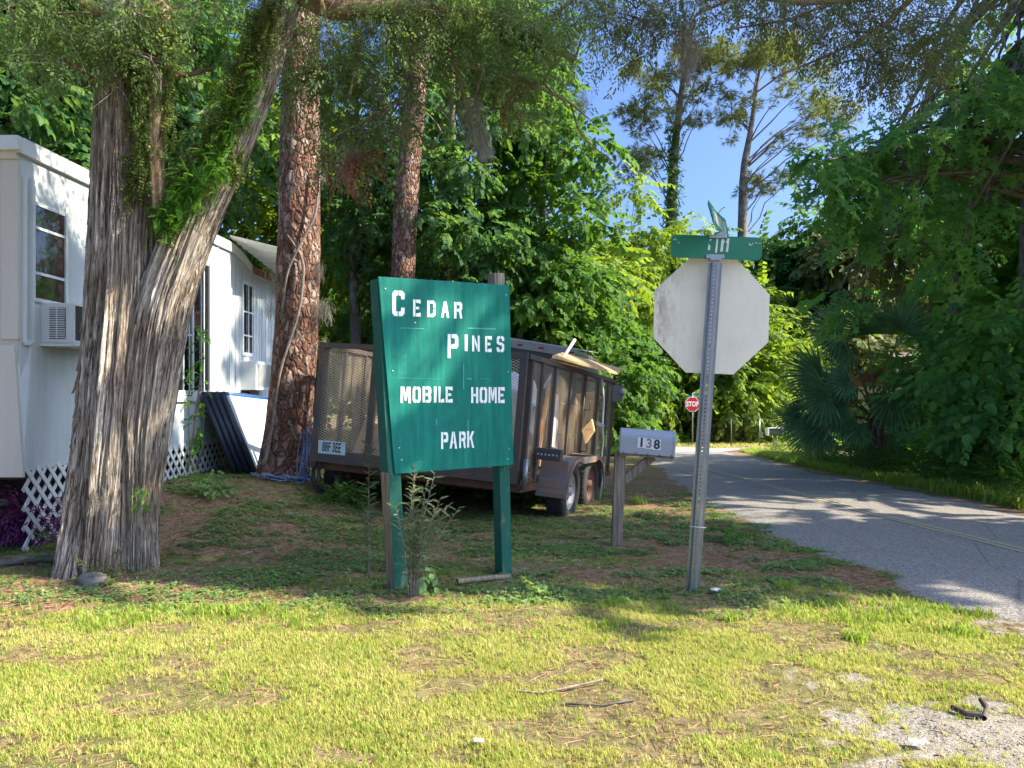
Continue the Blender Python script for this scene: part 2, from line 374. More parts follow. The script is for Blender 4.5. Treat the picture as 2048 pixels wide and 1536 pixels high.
# ---------------- trunks ----------------
def interp(path, m):
    P = np.array(path, float); t = np.concatenate([[0], np.cumsum(np.linalg.norm(np.diff(P[:, :3], axis=0), axis=1))]); u = np.linspace(0, t[-1], m)
    Q = np.stack([np.interp(u, t, P[:, k]) for k in range(P.shape[1])], 1)
    k = max(1, m//(len(P)*3))
    if k > 1 and m > 8:
        ker = np.ones(2*k+1)/(2*k+1); pad = np.concatenate([np.repeat(Q[:1], k, 0)-(np.arange(k, 0, -1)[:, None])*(Q[1]-Q[0]), Q, np.repeat(Q[-1:], k, 0)+(np.arange(1, k+1)[:, None])*(Q[-1]-Q[-2])])
        Q = np.stack([np.convolve(pad[:, j], ker, 'valid') for j in range(Q.shape[1])], 1)
    return Q, u
def limb(path, n=10, m=None, disp=None, seed=0, flat=1.0):
    """path of (x,y,z,r); returns V, F, UV"""
    m = m or max(4, len(path)*3); Q, u = interp(path, m); P = Q[:, :3]; rad = np.maximum(Q[:, 3], .001)
    D = np.gradient(P, axis=0); D /= np.linalg.norm(D, axis=1, keepdims=True)
    ref = np.array([0, 1., 0]) if abs(D[0][1]) < .8 else np.array([1., 0, 0]); V = []; UV = []; th = np.linspace(0, 2*np.pi, n+1)
    for i in range(m):
        a = ref-D[i]*ref.dot(D[i]); a /= np.linalg.norm(a); b = np.cross(D[i], a); ref = a
        rr = rad[i]*np.ones(n+1)
        if disp: rr = rr*(1+disp(th, u[i], seed))
        V.append(P[i]+a*(np.cos(th)*rr)[:, None]*1.0+b*(np.sin(th)*rr)[:, None]*flat); UV.append(np.stack([th/(2*np.pi)*2*np.pi*np.mean(rad), np.full(n+1, u[i])], 1))
    V = np.concatenate(V); UV = np.concatenate(UV); k = n+1
    i, j = np.meshgrid(np.arange(m-1), np.arange(n), indexing='ij'); i = i.ravel(); j = j.ravel()
    F = np.stack([i*k+j, i*k+j+1, (i+1)*k+j+1, (i+1)*k+j], 1)
    return V, F, UV
def limbs(name, paths, mat, parent, n=7, m=None, disp=None, base=None):
    Vs, Fs, Us = [], [], []; b = 0
    for i, p in enumerate(paths):
        V, F, U = limb(p, n, m, disp, i*3.7); Vs.append(V); Fs.append(F+b); Us.append(U); b += len(V)
    return npmesh(name, np.concatenate(Vs), np.concatenate(Fs), mat, parent, True, uv=np.concatenate(Us), base=base)
def branchpath(p, q, r, sag=.1, seed=0):
    p, q = np.array(p, float), np.array(q, float); L = np.linalg.norm(q-p); out = []; st = random.Random(seed)
    for i in range(5):
        t = i/4; c = p+(q-p)*t; c = c+np.array([st.uniform(-.06, .06)*L, st.uniform(-.06, .06)*L, math.sin(t*math.pi)*L*sag+st.uniform(-.03, .03)*L])*(1 if 0 < i < 4 else 0)
        out.append((*c, r*(1-.85*t)+.004))
    return out
def rough(th, u, s): return .12*(fbm(np.cos(th)*1.5+s+9, np.sin(th)*1.5+5, u*1.2)-.5)*2
# ---------------- tree builder ----------------
def tree(name, base, h, rx, z0, label, cat, kind='broad', mat='leaf_mid', n=26, cr=.8, per=60, sc=1.0, tr=.16, group=None, ry=None, seed=0, top=.75, twig=True, tmat='bark', flat=.65, lean=(0, 0), shell=.55, down=.35):
    st = random.Random(seed+11); base = Vector(base); t = thing(name, base, label, cat, group); ry = ry or rx
    cs, rs = [], []; zc = base.z+(z0+h)/2; hz = (h-z0)/2
    for i in range(n):
        while True:
            d = np.array([st.uniform(-1, 1) for _ in range(3)]); l = np.linalg.norm(d)
            if shell < l < 1: break
        k = 1-.35*max(0, d[2])
        cs.append((base.x+lean[0]*(d[2]+1)+d[0]*rx*k, base.y+lean[1]*(d[2]+1)+d[1]*ry*k, zc+d[2]*hz)); rs.append(cr*st.uniform(.7, 1.25))
    tp = [(base.x, base.y, base.z-.15, tr*1.35), (base.x+.03, base.y, base.z+.5, tr), (base.x+lean[0]*.4+st.uniform(-.1, .1), base.y, base.z+h*.4, tr*.75), (base.x+lean[0]*1.2, base.y+lean[1], base.z+h*.8, tr*.3)]
    limbs('trunk', [tp], M[tmat], t, 12, 16, rough)
    br = []
    for i, (c, r) in enumerate(zip(cs, rs)):
        zt = min(max(base.z+.25*h, c[2]-.35*abs(c[0]-base.x)-.6), base.z+h*.75); f = (zt-base.z)/h
        br.append(branchpath((base.x+lean[0]*f*1.5, base.y+lean[1]*f, zt), c, tr*.3*(1-f*.6), .08, seed*7+i))
    limbs('branch', br, M[tmat], t, 5, 7)
    V, F, r = join(clumpspray(kind, cs, rs, per, sc, flat, down))
    npmesh('crown', V, F, M[mat], t, rnd=r)
    return t
# ================= SETTING =================
left_edge = [(2.3, -6), (2.5, 1.0), (2.6, 2.6)]+[tuple(G(x, y))[:2] for x, y in [(2048, 1268), (1983, 1240), (1808, 1180), (1742, 1143), (1588, 1093), (1480, 1040), (1409, 1012), (1355, 975), (1320, 940), (1285, 915), (1232, 902)]]
right_edge = [(9.5, -6), (9.0, 1.0), (8.2, 3.2)]+[tuple(G(x, y))[:2] for x, y in [(2300, 1085), (2048, 1028), (1895, 998), (1786, 976), (1654, 950), (1580, 935), (1531, 922), (1490, 913), (1462, 907), (1455, 903), (1430, 902)]]
def resample(P, m):
    P = np.array(P, float); t = np.concatenate([[0], np.cumsum(np.linalg.norm(np.diff(P, axis=0), axis=1))]); u = np.linspace(0, t[-1], m)
    return np.stack([np.interp(u, t, P[:, 0]), np.interp(u, t, P[:, 1])], 1)
LE = np.array(left_edge); RE = np.array(right_edge)
def edge_x(E, y): return np.interp(y, E[:, 1], E[:, 0])
def roaddist(x, y):    # >0 inside the lawn side, distance from the road's left edge
    return edge_x(LE, y)-x
# coverage masks
pa = G(1690, 1368); pb = G(1960, 1500); pc = G(1870, 1430)
def ell(x, y, c, a, b): return np.exp(-(((x-c.x)/a)**2+((y-c.y)/b)**2))
def sandmask(x, y):
    n = fbm(x*3, y*5, 2.0)
    s = ell(x, y, pa, .3, .13)*.9+ell(x, y, pb, .6, .32)*1.5+ell(x, y, pc, .4, .2)*.8+sm((x-1.5)*1.4)*sm((2.95-y)*3)*1.2
    e = roaddist(x, y); s = s+np.where(y < 12, sm((.42-e)/.4)*sm((5.3-y)/1.5)*1.0, 0)
    s = s-.35*sm((1.3-x)*2)*(y < 4.5)
    return np.clip((s*.9+(n-.5)*1.3+(fbm(x*16, y*24, 3.)-.5)*2.2)*1.0-.22, 0, 1)
def strawmask(x, y):
    n = fbm(x*1.3, y*2.2, 9.0); n2 = fbm(x*5, y*9, 3.0)
    s = sm((y-4.4)*1.6)*sm((n-.44)*5)*.9+ell(x, y, G(1430, 1075), .55, 1.2)*.9+ell(x, y, G(1330, 1000), .5, 1.6)*.8+ell(x, y, G(420, 1060), 2.2, .7)*.8+ell(x, y, G(150, 1190), 2.0, .5)*.8
    return np.clip(s+(n2-.5)*.8, 0, 1)
def grassmask(x, y):
    return np.clip(1-sandmask(x, y)*1.15-strawmask(x, y)*.85, 0, 1)
def axis(lo, hi, step, far_lo, far_hi, k=1.22):
    a = list(np.arange(lo, hi+1e-6, step)); s = step
    while a[-1] < far_hi: s *= k; a.append(a[-1]+s)
    s = step; b = []; v = lo
    while v > far_lo: s *= k; v -= s; b.append(v)
    return np.array(b[::-1]+a)
gx = axis(-6, 7, .055, -900, 900); gy = axis(2.0, 11, .055, -700, 1200)
X, Y = np.meshgrid(gx, gy); Z = T(X, Y)
near = (sm((X+6)/1)*sm((7-X)/1)*sm((Y-1.5)/.6)*sm((11-Y)/1))
offroad = sm((roaddist(X, Y)-.1)/.5)
Z = Z+near*offroad*((fbm(X*2.2, Y*2.2, 1.0)-.35)*.05+(fbm(X*9, Y*9, 5.0)-.4)*.018)
nx, ny = len(gx), len(gy)
V = np.stack([X.ravel(), Y.ravel(), Z.ravel()], 1); i, j = np.meshgrid(np.arange(ny-1), np.arange(nx-1), indexing='ij'); i = i.ravel(); j = j.ravel()
F = np.stack([i*nx+j, i*nx+j+1, (i+1)*nx+j+1, (i+1)*nx+j], 1)
ground = npmesh('ground', V, F, None, smooth=True); tag(ground, kind='structure')
for nm, arr in (('sand', np.where(near > 0, sandmask(X, Y), 0)), ('straw', np.where(Y > 30, .2, strawmask(X, Y)))):
    a = ground.data.attributes.new(nm, 'FLOAT', 'POINT'); a.data.foreach_set('value', arr.ravel().astype(np.float32))
d = ND('ground_soil'); p = d.pos()
n1 = d.noise(p, 1.2, 5, .6); n2 = d.noise(p, 14, 6, .75); n3 = d.noise(p, 90, 4, .7)
soil = d.ramp(n2, [(.3, (.08, .06, .03)), (.5, (.2, .16, .075)), (.66, (.36, .28, .13)), (.8, (.5, .41, .24))])
soil = d.mix(d.ramp(n1, [(.45, 0.0), (.6, .6)]), soil, (.14, .16, .04))
straw = d.ramp(d.noise(p, 40, 6, .8, 1.5), [(.32, (.06, .038, .026)), (.5, (.26, .155, .09)), (.68, (.48, .32, .2)), (.8, (.62, .5, .36))])
sand = d.ramp(d.math('ADD', d.math('MULTIPLY', n3, .6), d.math('MULTIPLY', n2, .4)), [(.36, (.12, .1, .075)), (.46, (.27, .24, .185)), (.62, (.44, .4, .33))])
c = d.mix(d.ramp(d.attr('straw'), [(.3, 0.0), (.6, 1.0)]), soil, straw); c = d.mix(d.ramp(d.attr('sand'), [(.35, 0.0), (.6, 1.0)]), c, sand)
d.bump(d.math('ADD', n2, d.math('MULTIPLY', n3, .6)), .9, .02); ground.data.materials.append(d.fin(c, .95, 0, .15))
# road
m = 260; A = resample(LE, m); B = resample(RE, m); k = 25; VV = []; 
for i in range(m):
    ja = (fbm(i*.31, 1.0)-.5)*.35; jb = (fbm(i*.31, 8.0)-.5)*.35; a = A[i]+np.array([ja, 0]); b = B[i]+np.array([jb, 0])
    for j in range(k):
        q = a+(b-a)*j/(k-1); VV.append((q[0], q[1], float(T(q[0], q[1]))+.02*min(1, j/2, (k-1-j)/2)-.004*(j in (0, k-1))))
i, j = np.meshgrid(np.arange(m-1), np.arange(k-1), indexing='ij'); i = i.ravel(); j = j.ravel()
road = npmesh('road', VV, np.stack([i*k+j, i*k+j+1, (i+1)*k+j+1, (i+1)*k+j], 1), None, smooth=True); tag(road, kind='structure')
d = ND('asphalt'); p = d.pos(); n1 = d.noise(p, .8, 4); n2 = d.noise(p, 35, 5, .8); sp = d.vor(p, 120, 'F1', 'Color'); s_ = d.n('SeparateColor'); d.L(sp, s_.inputs[0])
agg = d.ramp(s_.outputs[0], [(.0, (.12, .11, .1)), (.5, (.24, .222, .2)), (.9, (.43, .4, .36))])
c = d.mix(d.math('MULTIPLY', n1, .5), agg, (.26, .24, .21)); crk = d.ramp(d.vor(d.pos((1, .6, 1)), 1.1, 'DISTANCE_TO_EDGE'), [(0, 1.0), (.012, 0.0)])
c = d.mix(d.math('MULTIPLY', crk, .4), c, (.04, .035, .03)); c = d.mix(d.ramp(d.noise(p, 6, 6, .8), [(.6, 0.0), (.75, .6)]), c, (.2, .12, .07))
d.bump(d.math('ADD', n2, s_.outputs[0]), .6, .012); road.data.materials.append(d.fin(c, .85, 0, .3))
# cross street far away and cross street under the viewer
def sheet(name, pts, mat, lift=.03, n=60, kind='structure'):
    """pts: left and right polylines"""
    a, b = resample(pts[0], n), resample(pts[1], n); VV = []
    for i in range(n):
        for j in range(9): q = a[i]+(b[i]-a[i])*j/8; VV.append((q[0], q[1], float(T(q[0], q[1]))+lift))
    i, j = np.meshgrid(np.arange(n-1), np.arange(8), indexing='ij'); i = i.ravel(); j = j.ravel()
    o = npmesh(name, VV, np.stack([i*9+j, i*9+j+1, (i+1)*9+j+1, (i+1)*9+j], 1), mat, smooth=True); return tag(o, kind=kind)
g = lambda x, y: tuple(G(x, y))[:2]
d = ND('pale_asphalt'); d.bump(d.noise(d.pos(), 40, 4), .5, .01); M['pale_asphalt'] = d.fin(d.mix(d.noise(d.pos(), 2, 5), (.22, .2, .18), (.42, .38, .34)), .9, 0, .2)
sheet('cross_street', ([g(1100, 902), g(1232, 903), g(1330, 906), g(1440, 906), g(1500, 899)], [g(1100, 886), g(1232, 889), g(1330, 893), g(1430, 897), g(1500, 896)]), M['pale_asphalt'], .024)
# yellow centre lines
def linemark(pts, off, wd):
    P = resample(pts, 90); D = np.gradient(P, axis=0); D /= np.linalg.norm(D, axis=1, keepdims=True); N_ = np.stack([-D[:, 1], D[:, 0]], 1)
    VV = []; 
    for i in range(90):
        for s in (-.5, .5): q = P[i]+N_[i]*(off+s*wd); VV.append((q[0], q[1], float(T(q[0], q[1]))+.0245))
    return VV, [(2*i, 2*i+1, 2*i+3, 2*i+2) for i in range(89)]
d = ND('faded_yellow_paint'); n = d.noise(d.pos(), 22, 6, .8); n5 = d.noise(d.pos(), 1.1, 3)
c = d.mix(d.ramp(d.math('ADD', d.math('MULTIPLY', n, .8), d.math('MULTIPLY', n5, .35)), [(.56, 0.0), (.74, 1.0)]), (.5, .42, .24), (.28, .265, .24)); ym = d.fin(c, .8)
cl = [g(x, y) for x, y in [(1300, 911), (1325, 917), (1413, 940), (1500, 963), (1589, 988), (1742, 1030), (1939, 1079), (2120, 1125), (2500, 1240)]]
VV = []; FF = []
for off in (-.045, .045):
    v, f = linemark(cl, off, .042); FF += [tuple(i+len(VV) for i in q) for q in f]; VV += v
rm = npmesh('road_marking', VV, np.array(FF), ym); tag(rm, kind='structure')

# ---------------- lawn: grass, ground cover, straw ----------------
def zg(x, y):
    off = sm((edge_x(LE, y)-x-.1)/.5)*sm((11-y)/1)
    return T(x, y)+off*((fbm(x*2.2, y*2.2, 1.0)-.35)*.05+(fbm(x*9, y*9, 5.0)-.4)*.018)
def blade(segs=2):
    out = []
    for k in range(6):
        V, F, r = [], [], []
        for q in range(5):
            a = random.uniform(0, 6.28); b0 = Vector((math.cos(a), math.sin(a), 0)); o = Vector((random.uniform(-.35, .35), random.uniform(-.35, .35), -.05)); h = random.uniform(.5, 1.1); ln = random.uniform(.1, .9); w_ = .06
            s = Vector((-b0.y, b0.x, 0))*w_; b = len(V)
            V += [o-s, o+s, o+b0*ln*.35*h+Vector((0, 0, h*.6))+s*.7, o+b0*ln*.35*h+Vector((0, 0, h*.6))-s*.7]; F.append((b, b+1, b+2, b+3)); r.append(random.random())
            V += [o+b0*ln*h+Vector((0, 0, h*.95))]*2; V[-1] = V[-1]+s*.1; F.append((b+3, b+2, b+5, b+4)); r.append(random.random())
        out.append((np.array([tuple(v) for v in V]), np.array(F), np.array(r)))
    return out
SP['tuft'] = blade()
def roundleaf():
    out = []
    for k in range(4):
        it = []
        for q in range(7):
            a = random.uniform(0, 6.28); rr = random.uniform(0, .8)
            it.append(((math.sin(a)*rr, math.cos(a)*rr, random.uniform(.25, .8)), random.uniform(0, 6.28), random.uniform(-.3, .5), .75, .6))
        out.append(tleaf(it, 'leaf'))
    return out
SP['cover'] = roundleaf()
SP['needlebit'] = [(np.array([(-.012, -.5, 0), (.012, -.5, 0), (.02, .1, .03), (.0, .5, 0)]), np.array([(0, 1, 2, 3)]), np.array([.5]))]*2
def field(kind, n, x0, x1, y0, y1, dens, sc, name, mat, label, cat, up=True, lay=False, jy=1.0, extra=None):
    x = rng.uniform(-1, 1, n); y = y0+(y1-y0)*rng.random(n)**jy; x = x0+(x1-x0)*(x+1)/2
    if extra == 'view': x = rng.uniform(-.72, .72, n)*y+0
    keep = rng.random(n) < dens(x, y); x, y = x[keep], y[keep]; n = len(x)
    pos = np.stack([x, y, zg(x, y)], 1); a = rng.uniform(0, 6.283, n); f = np.stack([np.sin(a), np.cos(a), rng.normal(0, .06 if not lay else .1, n)], 1)
    s = sc(x, y)*(rng.uniform(.55, 1.35, n)); ts = SP[kind]; wh = rng.integers(0, len(ts), n); rot = frames(f); out = []
    for k, t in enumerate(ts):
        q = wh == k; out.append(inst(t, pos[q], rot[q], s[q]))
    V, F, r = join(out); o = npmesh(name, V, F, mat, rnd=r); tag(o, label, cat, kind='stuff'); return o
onl = lambda x, y: (roaddist(x, y) > -.02+.5*(fbm(x*4, y*4, 2)-.5))
patch = lambda x, y: fbm(x*2.5, y*4, 11.0)
mound = lambda x, y: sm((fbm(x*1.7+3, y*2.6, 21.0)-.5)*7)
# sunlit short lawn
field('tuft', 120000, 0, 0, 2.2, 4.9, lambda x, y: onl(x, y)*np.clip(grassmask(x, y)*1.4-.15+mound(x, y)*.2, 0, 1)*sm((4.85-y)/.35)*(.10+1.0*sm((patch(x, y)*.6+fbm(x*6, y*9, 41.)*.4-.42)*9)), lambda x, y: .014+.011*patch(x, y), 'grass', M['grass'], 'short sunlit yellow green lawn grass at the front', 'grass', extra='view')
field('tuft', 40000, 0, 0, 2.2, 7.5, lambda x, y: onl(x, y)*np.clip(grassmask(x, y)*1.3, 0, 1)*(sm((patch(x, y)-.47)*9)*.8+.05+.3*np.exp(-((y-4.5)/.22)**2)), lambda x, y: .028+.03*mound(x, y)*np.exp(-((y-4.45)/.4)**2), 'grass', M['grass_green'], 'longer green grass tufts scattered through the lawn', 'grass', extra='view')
field('cover', 64000, 0, 0, 4.2, 10.5, lambda x, y: onl(x, y)*np.clip(sm((y-4.3)*2)*(.45+.55*sm((y-5.0)*1.2))*(.08+1.1*sm((fbm(x*2.0, y*4.2, 31.0)-.44)*7))*(1-.8*np.clip(sandmask(x, y), 0, 1))*(1-.9*ell(x, y, G(160, 1150), 1.0, .45)), 0, 1), lambda x, y: .019+.012*patch(x, y), 'ground_cover', M['clover'], 'low green clover and dollarweed ground cover in the shade', 'ground cover', extra='view')
field('needlebit', 80000, 0, 0, 2.3, 10, lambda x, y: onl(x, y)*np.clip(.34+strawmask(x, y)*.9, 0, 1)*(1-.9*np.clip(sandmask(x, y)*1.5, 0, 1)), lambda x, y: .09+0*x, 'pine_straw', M['straw'], 'brown pine needles littering the lawn', 'pine straw', lay=True, extra='view')
gravel_t = [(np.array([(1, 0, 0), (0, 1, 0), (-1, 0, 0), (0, -1, 0), (0, 0, .6), (0, 0, -.3)], float), np.array([(0, 1, 4), (1, 2, 4), (2, 3, 4), (3, 0, 4), (1, 0, 5), (2, 1, 5), (3, 2, 5), (0, 3, 5)]), np.array([.5]*8)) for _ in range(2)]
SP['pebble'] = gravel_t
M['pebble'] = leafmat('pebble_grey', (.12, .1, .08), (.28, .25, .2), (.46, .43, .38), .0, .7, 9)
field('pebble', 90000, 0, 0, 2.2, 7, lambda x, y: (roaddist(x, y) > -.15)*(np.clip(sandmask(x, y)-.3, 0, 1)*.9+.012), lambda x, y: .0045+0*x, 'gravel', M['pebble'], 'loose grey gravel on the sandy patches', 'gravel', extra='view')
SP['litterleaf'] = [tleaf([((0, 0, .15), 0, .1, 1, .5)], 'leaf') for _ in range(2)]
M['litter'] = leafmat('leaf_litter', (.1, .05, .025), (.24, .13, .06), (.5, .34, .18), .15, .6, 3)
field('litterleaf', 26000, 0, 0, 2.3, 11, lambda x, y: np.where(roaddist(x, y) > 0, .10+.25*np.clip(strawmask(x, y), 0, 1)*(y > 4.3), 0)+.5*np.exp(-(roaddist(x, y)/.25)**2), lambda x, y: .022+0*x, 'leaf_litter', M['litter'], 'small brown dead leaves scattered on lawn and road edge', 'leaf litter', lay=True, extra='view')
field('needlebit', 50000, 0, 0, 3.5, 13, lambda x, y: .8*np.exp(-(roaddist(x, y)/.38)**2)*(fbm(x*2, y*2, 5.) > .42), lambda x, y: .08+0*x, 'pine_straw', M['straw'], 'pine needles washed along the left edge of the road', 'pine straw', lay=True, extra='view')
# verges far along the road
def verge(pts, n, wd, h, mat, name, label, side=1):
    P = resample(pts, 200); i = rng.integers(0, 199, n); t = rng.random(n)[:, None]; q = P[i]*(1-t)+P[i+1]*t; o = np.abs(rng.normal(0, wd, n))
    x = q[:, 0]+o*side; y = q[:, 1]+rng.normal(0, .1, n); pos = np.stack([x, y, T(x, y)], 1); a = rng.uniform(0, 6.283, n); f = np.stack([np.sin(a), np.cos(a), 0*a], 1)
    rot = frames(f); s = h*(.5+fbm(x*.9, y*.9, 3.)*1.1)*rng.uniform(.6, 1.4, n); ts = SP['tuft']; wh = rng.integers(0, 6, n); out = []
    for k in range(6):
        m_ = wh == k; out.append(inst(ts[k], pos[m_], rot[m_], s[m_]))
    V, F, r = join(out); o = npmesh(name, V, F, mat, rnd=r); tag(o, label, 'grass', kind='stuff')
verge([g(2300, 1075), g(2048, 1020), g(1895, 990), g(1786, 968), g(1654, 944), g(1540, 918), g(1480, 903)], 9000, .7, .13, M['grass_green'], 'grass', 'ragged roadside grass along the far edge of the road')
def areafield(poly, n, h, mat, name, label):
    P = np.array([g(*p) for p in poly]); lo, hi = P.min(0), P.max(0); out = []; pts = []
    q = rng.uniform(lo, hi, (n, 2)); ins = np.zeros(n, bool); j = len(P)-1
    for i in range(len(P)):
        c = ((P[i, 1] > q[:, 1]) != (P[j, 1] > q[:, 1])) & (q[:, 0] < (P[j, 0]-P[i, 0])*(q[:, 1]-P[i, 1])/(P[j, 1]-P[i, 1]+1e-9)+P[i, 0]); ins ^= c; j = i
    q = q[ins]; x, y = q[:, 0], q[:, 1]; n = len(x); pos = np.stack([x, y, T(x, y)], 1); a = rng.uniform(0, 6.283, n); rot = frames(np.stack([np.sin(a), np.cos(a), 0*a], 1)); s = h*rng.uniform(.5, 1.4, n); wh = rng.integers(0, 6, n)
    for k in range(6):
        m_ = wh == k; out.append(inst(SP['tuft'][k], pos[m_], rot[m_], s[m_]))
    V, F, r = join(out); o = npmesh(name, V, F, mat, rnd=r); tag(o, label, 'grass', kind='stuff')
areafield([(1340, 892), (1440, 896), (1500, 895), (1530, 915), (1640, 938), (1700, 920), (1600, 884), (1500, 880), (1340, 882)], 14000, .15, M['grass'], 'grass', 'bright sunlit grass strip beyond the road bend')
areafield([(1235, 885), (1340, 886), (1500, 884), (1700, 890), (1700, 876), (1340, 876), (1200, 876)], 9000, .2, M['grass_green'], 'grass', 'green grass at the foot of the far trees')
# ================= WRITING =================
GL = {  # stencil glyphs: polygons on a unit box (x 0..1, y 0..1)
 'C': [[(0, .12), (.18, 0), (.45, 0), (.45, .18), (.3, .2), (.3, .8), (.45, .82), (.45, 1), (.18, 1), (0, .88)], [(.52, 0), (.8, 0), (1, .12), (1, .34), (.72, .34), (.7, .2), (.52, .18)], [(.52, 1), (.52, .82), (.7, .8), (.72, .66), (1, .66), (1, .88), (.8, 1)]],
 'E': [[(0, 0), (.3, 0), (.3, 1), (0, 1)], [(.36, 0), (1, 0), (1, .24), (.36, .18)], [(.36, .42), (.8, .42), (.8, .58), (.36, .58)], [(.36, .82), (1, .76), (1, 1), (.36, 1)]],
 'D': [[(0, 0), (.28, 0), (.28, 1), (0, 1)], [(.36, 0), (.75, 0), (1, .16), (1, .46), (.72, .46), (.7, .2), (.36, .18)], [(.36, 1), (.36, .82), (.7, .8), (.72, .54), (1, .54), (1, .84), (.75, 1)]],
 'A': [[(0, 0), (.28, 0), (.36, .3), (.44, .3), (.44, .44), (.4, .44), (.47, .75), (.47, 1), (.34, 1)], [(1, 0), (.72, 0), (.64, .3), (.53, .3), (.53, .44), (.6, .44), (.53, .75), (.53, 1), (.66, 1)]],
 'R': [[(0, 0), (.28, 0), (.28, 1), (0, 1)], [(.36, 1), (.36, .82), (.68, .8), (.68, .62), (.36, .58), (.36, .42), (.6, .42), (.74, 0), (1, 0), (.88, .48), (1, .6), (1, .88), (.84, 1)]],
 'P': [[(0, 0), (.28, 0), (.28, 1), (0, 1)], [(.36, 1), (.36, .84), (.7, .82), (.7, .6), (.36, .57), (.36, .4), (.85, .4), (1, .52), (1, .88), (.84, 1)]],
 'I': [[(.3, 0), (.7, 0), (.7, 1), (.3, 1)]],
 'N': [[(0, 0), (.26, 0), (.26, .62), (.26, 1), (0, 1)], [(.32, .95), (.32, .6), (.68, .05), (.68, .42)], [(.74, 0), (1, 0), (1, 1), (.74, 1)]],
 'S': [[(.45, 0), (.12, 0), (0, .12), (0, .3), (.28, .3), (.3, .18), (.45, .17)], [(.53, 0), (.85, 0), (1, .14), (1, .46), (.8, .57), (.3, .64), (.3, .8), (.46, .83), (.46, 1), (.14, 1), (0, .86), (0, .56), (.2, .46), (.7, .4), (.7, .2), (.53, .17)], [(.54, 1), (.54, .83), (.7, .82), (.72, .7), (1, .7), (1, .88), (.86, 1)]],
 'M': [[(0, 0), (.22, 0), (.22, 1), (0, 1)], [(.27, 1), (.27, .62), (.42, .15), (.49, .15), (.49, .55), (.36, 1)], [(.73, 1), (.73, .62), (.58, .15), (.51, .15), (.51, .55), (.64, 1)], [(.78, 0), (1, 0), (1, 1), (.78, 1)]],
 'O': [[(.46, 0), (.18, 0), (0, .14), (0, .86), (.18, 1), (.46, 1), (.46, .82), (.3, .8), (.3, .2), (.46, .18)], [(.54, 0), (.82, 0), (1, .14), (1, .86), (.82, 1), (.54, 1), (.54, .82), (.7, .8), (.7, .2), (.54, .18)]],
 'B': [[(0, 0), (.28, 0), (.28, 1), (0, 1)], [(.36, 1), (.36, .84), (.68, .82), (.68, .62), (.36, .57), (.36, .43), (.68, .4), (.7, .18), (.36, .16), (.36, 0), (.84, 0), (1, .14), (1, .4), (.9, .5), (1, .6), (1, .86), (.84, 1)]],
 'L': [[(0, 0), (.3, 0), (.3, 1), (0, 1)], [(.37, 0), (1, 0), (1, .26), (.37, .18)]],
 'H': [[(0, 0), (.3, 0), (.3, 1), (0, 1)], [(.35, .42), (.65, .42), (.65, .58), (.35, .58)], [(.7, 0), (1, 0), (1, 1), (.7, 1)]],
 'K': [[(0, 0), (.28, 0), (.28, 1), (0, 1)], [(.33, .4), (.45, .55), (.72, 0), (1, 0), (.66, .62), (1, 1), (.7, 1), (.33, .6)]],
}
def plane_hit(px, py, P, N_, off=0.0):
    d = Vector(((px-CX)/FPX, 1, (HY-py)/FPX)); o = Vector((0, 0, CAMH)); t = (P-o).dot(N_)/d.dot(N_); return o+d*t+N_*off
def txt(name, s, size, m, parent, mat, bold=0.0, ext=.001, align='CENTER', sx=1.0):
    """text mesh; m = 4x4 placing it (x right, y up, z out)"""
    cu = bpy.data.curves.new(name, 'FONT'); cu.body = s; cu.size = size; cu.extrude = ext; cu.offset = bold; cu.align_x = align; cu.align_y = 'CENTER'; cu.resolution_u = 3
    o = bpy.data.objects.new('tmp', cu); C.objects.link(o); dg = bpy.context.evaluated_depsgraph_get(); me = bpy.data.meshes.new_from_object(o.evaluated_get(dg)); bpy.data.objects.remove(o); bpy.data.curves.remove(cu)
    me.transform(Matrix.Translation(-wloc(parent)) @ m @ Matrix.Diagonal((sx, 1, 1, 1))); me.name = name; me.materials.clear(); return link(name, me, parent, mat)
def basis(o, x, y):
    x = Vector(x).normalized(); y = Vector(y); y = (y-x*y.dot(x)).normalized(); z = x.cross(y); m = Matrix((x, y, z)).transposed().to_4x4(); m.translation = Vector(o); return m

# ================= COMMUNITY SIGN =================
TL, BL, TR = W(757, 553, 4.98), W(790, 948, 4.99), W(1019, 570, 5.53)
M['sign_green'] = paint('sign_green_paint', (.002, .19, .13), .7, 0, .4, (.008, .10, .075), 3, .15, True)
M['stencil'] = paint('white_stencil_paint', (.82, .84, .8), .6, 0, .1, (.4, .5, .45), 12)
M['green_wood'] = wood('peeling_green_wood', (.03, .12, .08), (.03, .12, .08), (.3, .22, .13), (30, 30, 3), (.012, .11, .075), .4)
M['bare_wood'] = wood('weathered_post_wood', (.07, .05, .035), (.25, .18, .12), (.42, .34, .25), (40, 40, 2.5))
M['grey_wood'] = wood('grey_weathered_wood', (.06, .05, .04), (.22, .175, .125), (.4, .33, .25), (45, 45, 3))
sg = thing('community_sign', Vector(((TL.x+TR.x)/2, (TL.y+TR.y)/2, 0)), 'large green wooden board lettered CEDAR PINES MOBILE HOME PARK on two posts', 'sign')
sN = (TR-TL).cross(BL-TL).normalized(); sN = -sN if sN.y > 0 else sN
def plane_hit(px, py, P, N_, off=0.0):
    d = Vector(((px-CX)/FPX, 1, (HY-py)/FPX)); o = Vector((0, 0, CAMH)); t = (P-o).dot(N_)/d.dot(N_); return o+d*t+N_*off
BR = plane_hit(1027, 930, TL, sN)
